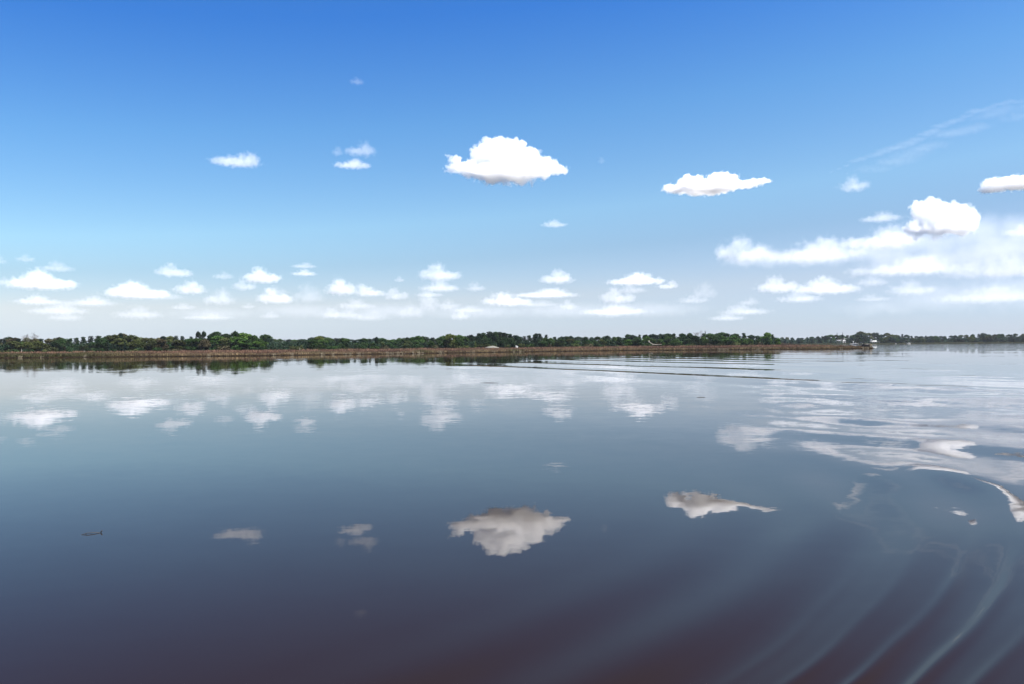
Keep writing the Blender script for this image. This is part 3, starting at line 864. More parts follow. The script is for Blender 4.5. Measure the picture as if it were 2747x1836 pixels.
def boat(sx, dist, L, label, cabin=True, mast=0.0, rz=0.0, tall=0.0):
    x, y = src_x(sx, dist), dist
    r = empty('boat', (x, y, 0.12), rz)
    k = L / 8.0
    part('hull', WHITE, r, hull(L, L * .32, L * .13), smooth=False)
    if cabin:
        c = part('cabin', WHITE, r, box(-L * .12, L * .20, -L * .11, L * .11, L * .131, L * .24))
        part('windscreen', GLASS, c, box(-L * .06, L * .16, -L * .113, -L * .1105, L * .17, L * .215))
    if tall:
        part('flybridge', WHITE, r, box(-L * .10, L * .04, -L * .09, L * .09, L * .242, tall))
    if mast:
        part('mast', WHITE, r, tube([(0, 0, L * .12), (0, 0, mast)], [0.07, 0.03]))
    part('rail', SIDING, r, tube([(L * .22, -L * .1, L * .22), (L * .42, 0, L * .24), (L * .22, L * .1, L * .22)], [0.03, 0.03, 0.03], 5))
    tag(r, label, 'boat')
    return r
boat(2284, 1205, 6.0, 'low white open boat beside the tall white cruiser at the far waterside', False, rz=0.2)
boat(2289, 1212, 6.5, 'tall white cruiser with flybridge moored at the far waterside', True, 0, 0.9, 4.6)
boat(2295, 1204, 8.0, 'white cabin boat nearest the blue-grey shed at the far waterside', True, 0, 2.9)
boat(2314, 1225, 4.0, 'tiny white boat showing just behind the brushy dark blind', False, rz=1.2)
boat(2403, 1262, 3.2, 'tiny white dinghy alone on the water off the far wooded shore', False, 2.6, 0.3)
boat(2437.5, 1282, 6.6, 'white boat moored beneath the little white cottage on the far shore', True, 0, 0.15)

# the brushy blind on the tip of the marsh
def blind():
    sx, d = 2324, shore_d(2324) + 5.0
    x, y = src_x(sx, d), d
    r = empty('duck_blind', (x, y, 0.5), 0.05)
    part('floor', DARKWOOD, r, box(-1.7, 1.4, -0.8, 0.8, 0.55, 0.68))
    part('wall', DARKWOOD, r, box(-1.7, 1.4, -0.8, -0.7, 0.68, 1.75), box(-1.7, 1.4, 0.7, 0.8, 0.68, 1.6), box(-1.7, -1.6, -0.7, 0.7, 0.68, 1.7))
    for px, py in ((-1.55, -0.9), (1.3, -0.9), (-1.55, 0.9), (1.3, 0.9)):
        part('post', DARKWOOD, r, tube([(px, py, -1.0), (px, py, 1.9)], [0.08, 0.07]))
    rng = np.random.RandomState(5); sp = Soup(); rd = random.Random(5)
    for i in range(150):
        bx = rd.uniform(-1.85, 1.5); by = rd.choice([-0.86, 0.86]) + rd.uniform(-.08, .08)
        h = rd.uniform(0.9, 1.55)
        sp.add(*tube([(bx, by, 0.3), (bx + rd.uniform(-.2, .2), by + rd.uniform(-.1, .1), 0.3 + h)], [0.035, 0.008], 4))
    link('brush', sp.mesh('brush', DARKWOOD), r)
    tag(r, 'dark brushy hunting blind on posts at the tip of the marsh', 'blind')
    sx, d = 2336, shore_d(2336) + 2.2
    r = empty('post', (src_x(sx, d), d, 0.1))
    r.name = 'mooring_post'
    part('pile', TANWOOD, r, tube([(-0.35, 0, -1.2), (-0.3, 0, 2.25)], [0.19, 0.16], 8), tube([(0.3, 0.1, -1.2), (0.25, 0.1, 1.95)], [0.17, 0.15], 8))
    part('crossbeam', TANWOOD, r, box(-0.75, 0.7, -0.16, -0.02, 1.35, 1.6))
    tag(r, 'tan double mooring post with crossbeam beside the dark brushy blind', 'post')
blind()

# pale low heap of sand in the marsh
def heap_of_sand():
    d = 470
    x = src_x(1320, d)
    V, Fq = [], []
    nr, na = 9, 28
    for i in range(nr):
        q = i / (nr - 1)
        for k in range(na):
            a = 2 * math.pi * k / na
            rr = (0.04 + q) * (1 + 0.12 * mnoise.noise(Vector((math.cos(a) * 1.5, math.sin(a) * 1.5, q))))
            V.append((rr * 4.1 * math.cos(a) + 0.3 * (1 - q), rr * 2.4 * math.sin(a), 1.15 * (1 - q ** 1.5) + 0.12 * mnoise.noise(Vector((a * 2, q * 4, 7)))))
    for i in range(nr - 1):
        for k in range(na):
            Fq.append([i * na + k, (i + 1) * na + k, (i + 1) * na + (k + 1) % na, i * na + (k + 1) % na])
    Fq.append(list(range(na)))
    s = Soup(); s.add(V, Fq)
    o = link('sand_heap', s.mesh('sand_heap', SAND, True), loc=(x, d, 1.62))
    base = link('sand_heap_foot', Soup_box(), o)
    base.name = 'foot'
    tag(o, 'low pale sand heap rising from the marsh before the dark pines', 'sand heap')
def Soup_box():
    s = Soup()
    V, Fq = [], []
    na = 28
    for z, r in ((0.0, 1.02), (-1.6, 1.25)):
        for k in range(na):
            a = 2 * math.pi * k / na
            V.append((4.1 * r * math.cos(a), 2.4 * r * math.sin(a), z))
    for k in range(na): Fq.append([k, k + na, (k + 1) % na + na, (k + 1) % na])
    s.add(V, Fq)
    return s.mesh('foot', SAND, True)
heap_of_sand()

# white box tilted in the marsh
d = 440
r = empty('equipment_box', (src_x(1384, d), d, 0.9), 0.35)
r.rotation_euler = (0.0, 0.32, 0.35)
b = part('cabinet', WHITE, r, box(-0.62, 0.62, -0.5, 0.5, 0.05, 1.55))
part('lid', WHITE, r, gable(-0.62, 0.62, -0.5, 0.5, 1.552, 1.8, 0.06, 0.05))
part('side_panel', DARKWOOD, r, box(-0.68, -0.625, -0.45, 0.45, 0.1, 1.4))
part('leg', WOOD, r, tube([(0.4, 0, -1.0), (0.4, 0, 0.04)], [0.07, 0.07])); part('leg', WOOD, r, tube([(-0.4, 0, -1.0), (-0.4, 0, 0.04)], [0.07, 0.07]))
tag(r, 'white box on legs leaning over in the marsh near the sand heap', 'box')

# fallen bleached tree before the wood
d = 540
s = Soup()
p0 = (0, 0, 3.6)
s.add(*tube([(0, 0, 3.7), (1.4, 0, 2.6), (2.8, 0.1, 1.75), (5.6, 0.1, 1.5), (8.6, 0, 1.55)], [0.16, 0.17, 0.17, 0.14, 0.05], 7))
r = empty('fallen_tree', (src_x(1741, d), d, 1.0))
link('trunk', s.mesh('trunk', DRIFT, True), r)
part('root_plate', DRIFT, r, *[tube([(0, 0, 3.7), (math.cos(a) * .35, 0.25 * math.sin(a * 2), 3.75 + math.sin(a) * .5), (math.cos(a) * .75, 0.4 * math.sin(a * 2), 3.8 + math.sin(a) * .95)], [0.16, 0.1, 0.03], 5) for a in np.arange(0, 6.28, 0.7)])
part('branch', DRIFT, r, tube([(5.6, 0.1, 1.5), (6.4, -0.3, 2.3)], [0.07, 0.02], 5), tube([(8.0, 0, 1.53), (8.9, 0.2, 2.2)], [0.05, 0.015], 5), tube([(2.2, 0, 2.1), (2.0, -.3, 0.2)], [0.08, 0.06], 5))
tag(r, 'fallen bleached tree with raised root end before the dense green wood', 'dead tree')

# pale stems and stubs
def stake(sx, d, z, h, r_, label, name='snag', cat='dead stem', group=None):
    s = Soup()
    s.add(*tube([(0, 0, -0.6), (0.05 * h, 0, h * .5), (0.02 * h, 0, h)], [r_, r_ * .8, r_ * .4], 6))
    s.add(*tube([(0.05 * h, 0, h * .5), (0.22 * h, 0.05, h * .72)], [r_ * .5, r_ * .2], 5))
    o = link(name, s.mesh(name, DRIFT, True), loc=(src_x(sx, d), d, z))
    return tag(o, label, cat, group)
stake(57, 424, near_z(57, 424), 2.9, 0.16, 'pale dead stem standing before the olive wood near the bare grey tree')
stake(225, 352, 0.5, 1.9, 0.10, 'short pale stem in the marsh before the olive wood')
stake(803, 420, 0.5, 2.4, 0.1, 'thin pale stem in the marsh near the white shed')

# clumps of bleached reed along the bank
CL = [(57, .8), (110, .7), (226, 1.0), (560, .8), (735, .9), (783, 1.0), (862, 1.1), (893, .8), (925, .9), (940, .8), (962, .9), (975, .7), (1038, 1.1), (1049, .9), (1066, 1.3), (1078, 1.0), (1106, 1.0), (1122, 1.2), (1132, .8), (1180, 1.2), (1266, 1.2), (1322, .8), (1376, .9), (1394, 1.3), (1930, 1.0), (1942, 1.1), (1952, .8), (2034, .9), (2256, .8), (2312, 1.1), (2325, 1.2)]
WHERE = [(79, 'the bare grey tree'), (538, 'the twin-crowned tree'), (760, 'the white shed'), (856, 'the yellow-green tree'), (1011, 'the dark peaked tree'), (1208, 'the broad pale tree'), (1384, 'the white box'), (1874, 'the bare whitish tree'), (2056, 'the marsh-end tree'), (2324, 'the dark blind')]
def reed_clump(sx, k, seed):
    rd = random.Random(seed)
    s = Soup()
    for i in range(int(16 * k)):
        bx, by = rd.gauss(0, .5 * k), rd.gauss(0, .25)
        h = rd.uniform(.25, .75) * k
        s.add(*tube([(bx, by, -0.25), (bx + rd.gauss(0, .22), by + rd.gauss(0, .12), h)], [0.045, 0.02], 4))
    d = shore_d(sx) + shore_jit(sx) + 0.1
    o = link('dead_reed_clump', s.mesh('dead_reed_clump', STRAW), loc=(src_x(sx, d), d, 0.28))
    return o
for i, (sx, k) in enumerate(CL):
    o = reed_clump(sx, k, 300 + i)
    mx, mn = min(WHERE, key=lambda w: abs(w[0] - sx))
    same = sorted([q[0] for q in CL if min(WHERE, key=lambda w: abs(w[0] - q[0])) == (mx, mn) and (q[0] > mx) == (sx > mx)], key=lambda q: abs(q - mx))
    side = [w for w in WHERE if (w[0] > mx) == (sx > mx) and w[0] != mx]
    to = (min(side) if sx > mx else max(side))[1] if side else 'the picture edge'
    k_ = same.index(sx)
    tag(o, f"reed clump on the bank, {ORD[k_]} {mn} towards {to}", 'reed clump', 'bleached reed clumps along the bank')

# floating sticks
def stick(u, v, L, label, seed, knob=False, bits=3, rz=0.0, rad=0.012):
    c = on_water(u, v)
    rd = random.Random(seed)
    s = Soup()
    pts = [(-L / 2, 0, -0.004), (-L * .2, 0.02 * L, 0.012 + rad * .4), (L * .12, 0, 0.008 + rad * .4), (L * .40, 0.03 * L, 0.0)]
    s.add(*tube(pts, [rad * .5, rad, rad, rad * .7], 7))
    for i in range(bits):
        q = rd.uniform(-.4, .35) * L
        s.add(*tube([(q, 0, rad * .3), (q + rd.uniform(-.1, .1) * L, rd.uniform(-.12, .12) * L, rad * rd.uniform(0.2, 2.5))], [rad * .6, rad * .25], 5))
    if knob:
        s.add(*tube([(L * .42, 0.03 * L, -0.01), (L * .46, 0.035 * L, 0.014), (L * .50, 0.03 * L, 0.030), (L * .515, 0.03 * L, 0.034)], [rad * .8, rad * 1.6, rad * 1.5, rad * .5], 8))
    o = link('floating_stick', s.mesh('floating_stick', DARKWOOD, True), loc=(c.x, c.y, 0.004))
    o.rotation_euler = (0, 0, rz)
    return tag(o, label, 'stick')
stick(210, 1223.5, 0.30, 'small dark twig with a raised knob floating alone on smooth water', 1, True, 2, 0.45, 0.0060)
stick(1123, 878, 1.7, 'long thin broken branch floating out beyond the largest cloud reflection', 2, False, 7, -0.25, 0.014)
stick(1607, 911, 0.55, 'short dark stick floating below the end of the dark wake lines', 3, False, 3, 0.1, 0.012)

# ---------------------------------------------------------------- the air
def air():
    V, Fq = box(-7600, 7600, -7600, 7600, -1.5, 34.0)
    m = bpy.data.materials.new('haze')
    m.use_nodes = True
    n, l = m.node_tree.nodes, m.node_tree.links
    n.remove(n['Principled BSDF'])
    pv = n.new('ShaderNodeVolumePrincipled')
    pv.inputs['Color'].default_value = (0.82, 0.90, 1.0, 1)
    pv.inputs['Density'].default_value = 0.00003
    l.new(pv.outputs[0], n['Material Output'].inputs['Volume'])
    o = link('haze', mesh_np('haze', V, Fq, m))
    o['kind'] = 'stuff'
    o['label'] = 'thin bluish haze over the river'
air()
# ---------------------------------------------------------------- clouds
ico = bmesh.new()
bmesh.ops.create_icosphere(ico, subdivisions=2, radius=1.0)
ICO_V = np.array([v.co[:] for v in ico.verts])
ICO_F = np.array([[v.index for v in f.verts] for f in ico.faces])
ico.free()

def remeshed(verts, faces, voxel):
    me = mesh_np('tmp', verts, faces)
    o = bpy.data.objects.new('tmp', me)
    COL.objects.link(o)
    md = o.modifiers.new('r', 'REMESH')
    md.mode = 'VOXEL'
    md.voxel_size = voxel
    dg = bpy.context.evaluated_depsgraph_get()
    res = bpy.data.meshes.new_from_object(o.evaluated_get(dg))
    bpy.data.objects.remove(o)
    bpy.data.meshes.remove(me)
    return res

def vapour(name, centres, radii, L, density, erode, width, billow, g, step, seed, base=True):
    """water vapour that is thick in the middle of the puffs and frays out at their edge: erode = how deep the turbulence bites, width = softness of the edge, billow = cauliflower bumps"""
    m = bpy.data.materials.new(name)
    m.use_nodes = True
    n, l = m.node_tree.nodes, m.node_tree.links
    n.remove(n['Principled BSDF'])
    pv = n.new('ShaderNodeVolumePrincipled')
    pv.inputs['Color'].default_value = (1, 1, 1, 1)
    pv.inputs['Anisotropy'].default_value = g
    tc = n.new('ShaderNodeTexCoord')

    def vmath(op, a, b=None, c=None):
        q = n.new('ShaderNodeVectorMath'); q.operation = op
        for i, x in enumerate((a, b, c)):
            if x is None: continue
            if isinstance(x, tuple): q.inputs[i].default_value = x
            else: l.new(x, q.inputs[i])
        return q

    def fmath(op, a, b=None, c=None):
        q = n.new('ShaderNodeMath'); q.operation = op
        for i, x in enumerate((a, b, c)):
            if x is None: continue
            if isinstance(x, (int, float)): q.inputs[i].default_value = x
            else: l.new(x, q.inputs[i])
        return q.outputs[0]

    pos = tc.outputs['Object']
    off = vmath('ADD', pos, (seed * 913.0, seed * 577.0, seed * 331.0)).outputs[0]
    tx = n.new('ShaderNodeTexNoise')
    tx.inputs['Scale'].default_value = 2.6 / L; tx.inputs['Detail'].default_value = 5.0; tx.inputs['Roughness'].default_value = 0.6
    l.new(off, tx.inputs['Vector'])
    # bend the puffs a little with the large turbulence
    wv = vmath('MULTIPLY_ADD', tx.outputs['Color'], (0.5 * L,) * 3, (-0.25 * L,) * 3).outputs[0]
    wp = vmath('ADD', pos, wv).outputs[0]
    d = None
    for c, r in zip(centres, radii):
        q = vmath('MULTIPLY_ADD', wp, tuple(1 / x for x in r), tuple(-a / x for a, x in zip(c, r)))
        ln = vmath('LENGTH', q.outputs[0]).outputs['Value']
        d = ln if d is None else fmath('SMOOTH_MIN', d, ln, 0.25)
    f = fmath('SUBTRACT', 1.0, d)
    f = fmath('ADD', f, fmath('MULTIPLY_ADD', tx.outputs[0], erode * 2, -erode))
    if billow:
        vo = n.new('ShaderNodeTexVoronoi')
        vo.inputs['Scale'].default_value = 4.2 / L
        vo.inputs['Detail'].default_value = 1.5
        vo.inputs['Roughness'].default_value = 0.55
        l.new(off, vo.inputs['Vector'])
        f = fmath('ADD', f, fmath('MULTIPLY_ADD', vo.outputs['Distance'], -billow, billow * 0.45))
    sp = n.new('ShaderNodeSeparateXYZ')
    l.new(wp, sp.inputs[0])
    if base: f = fmath('SMOOTH_MIN', f, fmath('MULTIPLY_ADD', sp.outputs['Z'], 2.2 / L, 0.22), 0.15)
    mr = n.new('ShaderNodeMapRange')
    mr.interpolation_type = 'SMOOTHSTEP'
    mr.inputs['From Min'].default_value = 0.0; mr.inputs['From Max'].default_value = width
    mr.inputs['To Max'].default_value = density
    l.new(f, mr.inputs[0])
    l.new(mr.outputs[0], pv.inputs['Density'])
    l.new(pv.outputs[0], n['Material Output'].inputs['Volume'])
    m.cycles.volume_step_rate = step
    return m

def cloud(label, puffs, base_v, alt, tau, seed=0, erode=0.55, width=0.35, billow=0.25, g=0.0, name='cloud', group=None, step=0.45, depth=0.9, grow=1.12, base=True):
    """puffs: (u, v, ru, rv) ellipses of the outline; base_v: picture row of the flat base; alt: height of the base (m); tau: optical depth through the middle"""
    rnd = random.Random(seed)
    uc = sum(p[0] for p in puffs) / len(puffs)
    d = ray(uc, base_v)
    dist = (alt - H) / (d.z / math.hypot(d.x, d.y))
    s = dist / F                                   # metres per picture unit there
    org = at(uc, base_v, dist)
    fwd = Vector((org.x, org.y, 0)).normalized()
    rgt = Vector((fwd.y, -fwd.x, 0))
    hgt = base_v - min(p[1] - p[3] for p in puffs)
    L = hgt * s
    C, R, V, Fc, k = [], [], [], [], 0
    for (u, v, ru, rv) in puffs:
        c = ((u - uc) * s, rnd.uniform(-0.2, 0.2) * ru * s, (base_v - v) * s)
        r = (ru * s * grow, max(ru, rv) * s * depth, rv * s * grow)
        C.append(c); R.append(r)
        V.append(ICO_V * (np.array(r) * 1.22 + 0.12 * L) + np.array(c)); Fc.append(ICO_F + k); k += len(ICO_V)
    V = np.concatenate(V)
    if base: V[:, 2] = np.maximum(V[:, 2], -0.30 * L)
    width_m = V[:, 0].max() - V[:, 0].min()
    me = remeshed(V, np.concatenate(Fc), max(width_m / 50.0, L / 14.0))
    o = link(name, me, loc=org)
    o.rotation_euler = (0, 0, math.atan2(rgt.y, rgt.x))
    me.materials.append(vapour('cloud_vapour', C, R, L, tau / (0.8 * L), erode, width, billow, g, step, seed % 17 + 1, base))
    tag(o, label, 'cloud', group)
    return o

def heap(u0, u1, vt, vb, seed, peak=0.45, lumpy=1.0):
    """puffs of one small heaped cloud filling the picture box u0..u1, vt..vb"""
    rnd = random.Random(seed)
    W, Hh = u1 - u0, vb - vt
    up = u0 + W * peak
    out = [((u0 + u1) / 2, vb - Hh * 0.26, W * 0.42, Hh * 0.27), (up, vb - Hh * 0.50, max(W * 0.22, Hh * 0.45), Hh * 0.50)]
    n = max(2, int(round(W / Hh * 0.9)))
    for i in range(n):
        x = (i + rnd.uniform(0.25, 0.75)) / n
        e = (x / peak if x < peak else (1 - x) / (1 - peak)) ** 0.7
        h = Hh * (0.40 + 0.55 * e) * rnd.uniform(0.75, 1.0)
        ru = max(W / n * 0.5, h * 0.5) * rnd.uniform(0.8, 1.1)
        u = min(max(u0 + x * W, u0 + ru * 0.9), u1 - ru * 0.9)
        out.append((u, vb - h * 0.55, ru, h * 0.46))
    return out

# the big clouds, drawn from their own outlines
cloud('largest bright white heaped cloud, alone high in the middle of the blue sky',
      [(1075, 383, 46, 22), (1112, 360, 42, 34), (1135, 342, 34, 28), (1172, 350, 50, 36), (1216, 354, 34, 22), (1130, 398, 80, 22), (1200, 392, 82, 28), (1262, 386, 44, 20),
       (1042, 362, 20, 14), (1170, 408, 66, 15), (1290, 394, 18, 10), (1100, 345, 14, 10), (1195, 332, 18, 10)], 424, 1300, 6.0, seed=3, billow=0.5, width=0.22, erode=0.45, g=0.2, step=0.35)
cloud('small bright white flat-based cloud between the largest cloud and the hazy cloud bank',
      [(1555, 428, 36, 11), (1590, 418, 40, 18), (1655, 416, 40, 19), (1625, 428, 75, 13), (1700, 426, 44, 9), (1740, 421, 22, 5), (1640, 408, 18, 9), (1580, 408, 20, 8)], 443, 1300, 4.5, seed=5, billow=0.4, width=0.25, erode=0.5, g=0.2, step=0.4)
cloud('bright white towering cloud head rising out of the hazy cloud bank',
      [(2125, 490, 26, 28), (2150, 497, 40, 32), (2185, 505, 40, 26), (2130, 472, 20, 12), (2205, 520, 28, 20), (2170, 528, 60, 18), (2120, 528, 36, 16)], 552, 1350, 4.2, seed=8, billow=0.4, width=0.25, erode=0.5, g=0.2, step=0.4)
cloud('bright white cloud cut by the edge of the picture above the towering cloud head',
      [(2290, 425, 26, 15), (2320, 424, 36, 15), (2365, 424, 40, 17), (2276, 432, 14, 8)], 441, 1300, 4.5, seed=9)
cloud('pale rounded knob that ends the long hazy cloud bank',
      heap(1648, 1775, 538, 602, 11, 0.4), 603, 1300, 1.25, seed=11, grow=1.36, width=0.85, erode=0.65)
cloud('long lumpy pale cloud of the hazy bank beside its rounded knob',
      heap(1750, 1975, 548, 602, 12, 0.6), 603, 1320, 0.8, seed=12, grow=1.36, width=0.85, erode=0.7)
cloud('heaped pale cloud leaning against the foot of the towering cloud head',
      heap(1940, 2105, 520, 572, 13, 0.62), 573, 1350, 1.15, seed=13, grow=1.36, width=0.85, erode=0.65)
cloud('tiny torn cloud scrap touching the flank of the towering cloud head',
      heap(2074, 2112, 504, 535, 14, 0.5), 536, 1350, 2.2, seed=14, erode=0.9, width=0.6)
cloud('wide lavender white veil of cloud spreading out behind the towering cloud head',
      [(2100, 560, 110, 30), (2210, 552, 110, 36), (2310, 550, 100, 38), (2400, 550, 100, 40), (2040, 572, 110, 26), (2260, 590, 160, 34), (1920, 578, 130, 20), (2130, 600, 150, 26), (1800, 575, 110, 20)], 622, 1500, 0.36, seed=15, erode=0.7, width=0.9, billow=0)
cloud('pale lumpy cloud band lying under the lavender white veil',
      heap(1966, 2210, 590, 631, 16, 0.55), 632, 1300, 0.55, seed=16, grow=1.36, width=0.85, erode=0.7)
cloud('pale lumpy cloud band running out of the picture under the white veil',
      heap(2190, 2420, 590, 636, 17, 0.5), 637, 1300, 0.5, seed=17, grow=1.36, width=0.85, erode=0.7)
cloud('broad milky haze cloud lying low behind everything at the picture edge',
      [(2180, 690, 130, 34), (2300, 680, 130, 44), (2420, 680, 110, 46), (2060, 705, 90, 20)], 738, 1500, 0.24, seed=18, erode=0.45, width=1.2, billow=0, base=False)
cloud('long milky haze cloud lying lowest of all over the middle of the wood',
      [(1100, 715, 160, 18), (1300, 712, 170, 20), (1500, 712, 150, 20), (900, 712, 150, 18), (700, 712, 130, 18), (500, 716, 120, 16)], 738, 1500, 0.10, seed=19, erode=0.6, width=1.2, billow=0, base=False)
# the rest: u0, u1, top, base, optical depth, peak, label
SMALL = [
    (35, 158, 625, 664, 5.5, 0.45, 'bright dome-shaped cloud low in the sky above the bare grey tree'),
    (100, 161, 603, 621, 0.9, 0.5, 'faint scrap of cloud just above the bright dome-shaped cloud'),
    (43, 74, 585, 600, 0.8, 0.5, 'faint small cloud puff highest above the bright dome-shaped cloud'),
    (-14, 11, 589, 604, 0.9, 0.5, 'faint small cloud cut by the picture edge beside the highest puff'),
    (-8, 26, 638, 651, 0.7, 0.5, 'faint cloud at the picture edge beside the bright dome-shaped cloud'),
    (48, 124, 680, 697, 1.6, 0.5, 'soft flat cloud directly under the bright dome-shaped cloud'),
    (249, 377, 649, 684, 5.0, 0.45, 'bright long-tailed heaped cloud above the wood near the bare grey tree'),
    (186, 247, 681, 699, 1.1, 0.5, 'faint flat cloud under one end of the long-tailed heaped cloud'),
    (364, 440, 607, 635, 2.2, 0.35, 'soft grey-white cloud with two humps above the long-tailed heaped cloud'),
    (492, 533, 624, 639, 0.8, 0.5, 'faint oblong cloud between the two-humped cloud and the white-capped cloud'),
    (399, 472, 645, 674, 3.2, 0.55, 'peaked white cloud under the soft two-humped cloud'),
    (555, 643, 615, 649, 4.6, 0.45, 'white-capped cloud with grey skirt above the twin-crowned tree'),
    (537, 583, 644, 664, 1.6, 0.4, 'small soft cloud tucked under the white-capped cloud'),
    (472, 533, 666, 697, 1.7, 0.6, 'soft square cloud between the peaked white cloud and the cream cloud'),
    (593, 674, 663, 696, 4.0, 0.35, 'cream coloured block-shaped cloud above the round dark tree'),
    (670, 740, 655, 692, 1.0, 0.5, 'faint hazy cloud trailing from the cream block-shaped cloud'),
    (671, 722, 602, 614, 0.9, 0.6, 'faint upper bar of the two thin bars of cloud'),
    (671, 722, 618, 632, 1.7, 0.5, 'lower and brighter of the two thin bars of cloud'),
    (743, 818, 639, 677, 5.2, 0.45, 'bright round-topped cloud above the low gap in the trees'),
    (808, 886, 652, 679, 2.6, 0.3, 'soft long cloud joined to the bright round-topped cloud'),
    (880, 936, 658, 687, 2.2, 0.4, 'soft cloud ending the row that starts at the bright round-topped cloud'),
    (904, 926, 634, 646, 1.0, 0.5, 'tiny round puff over the end of the row of joined clouds'),
    (958, 1056, 605, 644, 3.0, 0.45, 'stacked two-layered white cloud above the dark peaked tree'),
    (967, 1048, 644, 668, 1.8, 0.5, 'soft flat cloud directly under the stacked two-layered cloud'),
    (1067, 1111, 647, 666, 1.1, 0.5, 'small faint cloud beside the soft flat cloud under the stacked one'),
    (958, 1006, 670, 712, 2.2, 0.5, 'pink-white upright puff low over the trees below the stacked cloud'),
    (1002, 1052, 687, 709, 1.2, 0.5, 'faint low cloud beside the pink-white upright puff'),
    (1033, 1076, 711, 732, 1.6, 0.5, 'low pale puff near the treetops beside the pale yellow-green tree'),
    (733, 785, 706, 729, 1.5, 0.5, 'low pale puff over the low gap in the trees'),
    (1100, 1230, 670, 701, 2.8, 0.4, 'long cream cloud low over the stand of dark pines'),
    (1185, 1317, 663, 681, 1.8, 0.6, 'thin pale cloud layer lying over the long cream cloud'),
    (274, 362, 705, 729, 0.9, 0.5, 'faint low cloud smear beneath the long-tailed heaped cloud'),
    (120, 182, 716, 734, 0.7, 0.5, 'faint lowest smear of cloud near the bare grey tree'),
    (397, 443, 696, 709, 0.8, 0.5, 'thin faint cloud below the peaked white cloud'),
    (556, 582, 695, 707, 0.8, 0.5, 'tiny faint puff under the cream block-shaped cloud'),
    (598, 640, 715, 729, 0.7, 0.5, 'faint low smear of cloud over the round dark tree'),
    (775, 856, 686, 707, 0.9, 0.5, 'faint cloud smear below the bright round-topped cloud'),
    (912, 970, 696, 727, 0.9, 0.5, 'faint low cloud next to the pink-white upright puff'),
    (1238, 1319, 618, 651, 3.2, 0.5, 'single white oval cloud under the tiny thin streak of cloud'),
    (1393, 1522, 625, 654, 4.0, 0.55, 'bright long white cloud between the oval cloud and the cloud bank'),
    (1504, 1554, 643, 662, 2.2, 0.7, 'small white tail hanging off the bright long white cloud'),
    (1281, 1321, 689, 709, 1.7, 0.5, 'small cream puff low over the white box in the marsh'),
    (1373, 1457, 659, 696, 2.5, 0.4, 'cream conical cloud under the bright long white cloud'),
    (1333, 1479, 699, 721, 1.3, 0.55, 'wide faint pink cloud layer below the cream conical cloud'),
    (1590, 1640, 650, 684, 0.9, 0.5, 'faint torn wisp between the long white cloud and the paired clouds'),
    (1556, 1620, 676, 694, 0.7, 0.5, 'faint flat wisp below the torn wisp'),
    (1696, 1737, 682, 699, 0.8, 0.6, 'faint small cloud below the nearer of the paired pale clouds'),
    (1734, 1830, 635, 671, 3.0, 0.45, 'dome-shaped half of the paired pale clouds under the cloud bank'),
    (1822, 1968, 638, 674, 2.6, 0.45, 'longer flat half of the paired pale clouds under the cloud bank'),
    (1827, 1868, 674, 690, 0.9, 0.5, 'faint puff hanging beneath the paired pale clouds'),
    (1967, 2028, 634, 654, 0.9, 0.5, 'faint thin cloud touching the longer of the paired pale clouds'),
    (2047, 2134, 647, 674, 1.3, 0.45, 'soft pale cloud above the white house across the water'),
    (2180, 2380, 660, 690, 0.8, 0.5, 'wide faint cloud sheet low over the far wooded shore'),
    (1928, 1984, 407, 436, 1.8, 0.45, 'small soft round cloud beneath the long feathery streak'),
    (1984, 2057, 488, 508, 1.3, 0.55, 'thin lens-shaped cloud beside the towering cloud head'),
    (2311, 2380, 516, 540, 2.0, 0.5, 'pale cloud lump at the picture edge behind the towering cloud head'),
    (1243, 1297, 504, 520, 1.3, 0.5, 'tiny thin streak of cloud under the largest cloud'),
    (1370, 1387, 361, 374, 0.35, 0.5, 'barely visible speck of cloud beside the largest cloud'),
    (486, 594, 349, 381, 2.3, 0.75, 'soft wedge-shaped cloud alone high in the blue sky'),
    (761, 785, 338, 356, 0.8, 0.5, 'smallest wisp of the three-piece cloud group high in the sky'),
    (796, 857, 328, 357, 1.4, 0.65, 'upper soft puff of the three-piece cloud group high in the sky'),
    (765, 847, 364, 386, 2.2, 0.6, 'flat lower bar of the three-piece cloud group high in the sky'),
    (803, 834, 178, 194, 0.45, 0.5, 'faint wisp of cloud highest of all in the deep blue sky'),
]
for i, (u0, u1, vt, vb, tau, pk, lab) in enumerate(SMALL):
    cloud(lab, heap(u0, u1, vt, vb, 100 + i, pk), vb, 1300 if vb < 640 or vb > 660 else 1380, tau * (0.30 if tau < 2 else 0.24), seed=100 + i, erode=0.75 if tau < 2 else 0.55,
          width=0.9 if tau < 2 else 0.55, billow=0.0 if tau < 2 else 0.3, grow=1.55 if tau < 2 else 1.42, base=tau >= 2)

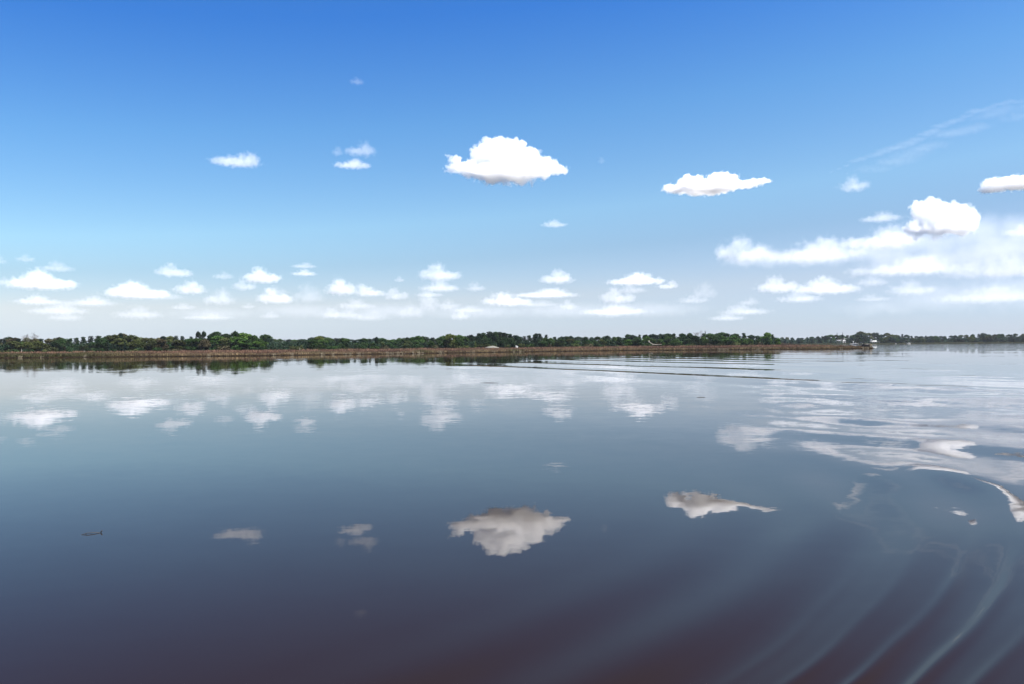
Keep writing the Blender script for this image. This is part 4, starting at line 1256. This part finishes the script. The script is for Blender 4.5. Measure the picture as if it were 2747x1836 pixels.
rx = random.Random(5)
for i in range(16):
    u = 60 + 2000 * (i + rx.uniform(.1, .9)) / 16
    v = rx.uniform(668, 738)
    w, h = rx.uniform(50, 110), rx.uniform(12, 22)
    cloud('faint hazy puff low over the wood among the brighter small clouds', heap(u - w / 2, u + w / 2, v - h, v, 400 + i, rx.uniform(.35, .65)), v, 1400, rx.uniform(0.14, 0.34), seed=400 + i,
          erode=0.7, width=1.0, billow=0, grow=1.6, base=False, group='faint haze puffs low over the wood')

def feather():
    """the thin high streak: strands of very thin ice cloud far off"""
    dist, s = 26000.0, 26000.0 / F
    rd = random.Random(9)
    path = [(1950, 374, 3), (2010, 352, 7), (2060, 342, 10), (2102, 329, 12), (2160, 306, 10), (2210, 287, 9), (2256, 277, 8), (2310, 271, 6), (2400, 257, 5)]
    us = [p[0] for p in path]
    org = at(2180, 420, dist)
    yaw = math.atan2(-org.x, org.y)
    C, R = [], []
    def put(u, v, r, k=1.0):
        C.append(((u - 2180) * s, rd.uniform(-1, 1) * r * s, (420 - v) * s)); R.append((r * 2.6 * s, r * (1.6 if k == 1 else 0.5) * s, r * 0.72 * s))
    for i in range(30):
        u = 1955 + 430 * i / 29
        put(u, np.interp(u, us, [p[1] for p in path]), np.interp(u, us, [p[2] for p in path]) * rd.uniform(.8, 1.15))
    for i in range(20):                         # the broad faint sheet that hangs below it
        u = 2030 + 370 * i / 19
        put(u, np.interp(u, us, [p[1] for p in path]) + 20 + rd.uniform(-8, 14), rd.uniform(14, 22), 2.0)
    V, Fc, k = [], [], 0
    for c, r in zip(C, R):
        V.append(ICO_V * (np.array(r) * 1.3 + 60) + np.array(c)); Fc.append(ICO_F + k); k += len(ICO_V)
    me = remeshed(np.concatenate(V), np.concatenate(Fc), 75.0)
    o = link('cloud', me, loc=org)
    o.rotation_euler = (0, 0, yaw)
    me.materials.append(vapour('ice_cloud', C, R, 420.0, ICE, 0.22, 1.2, 0, 0.0, 0.25, 3, False))
    tag(o, 'long feathery streak of thin high cloud rising towards the picture edge', 'cloud')
ICE = 0.00055
feather()
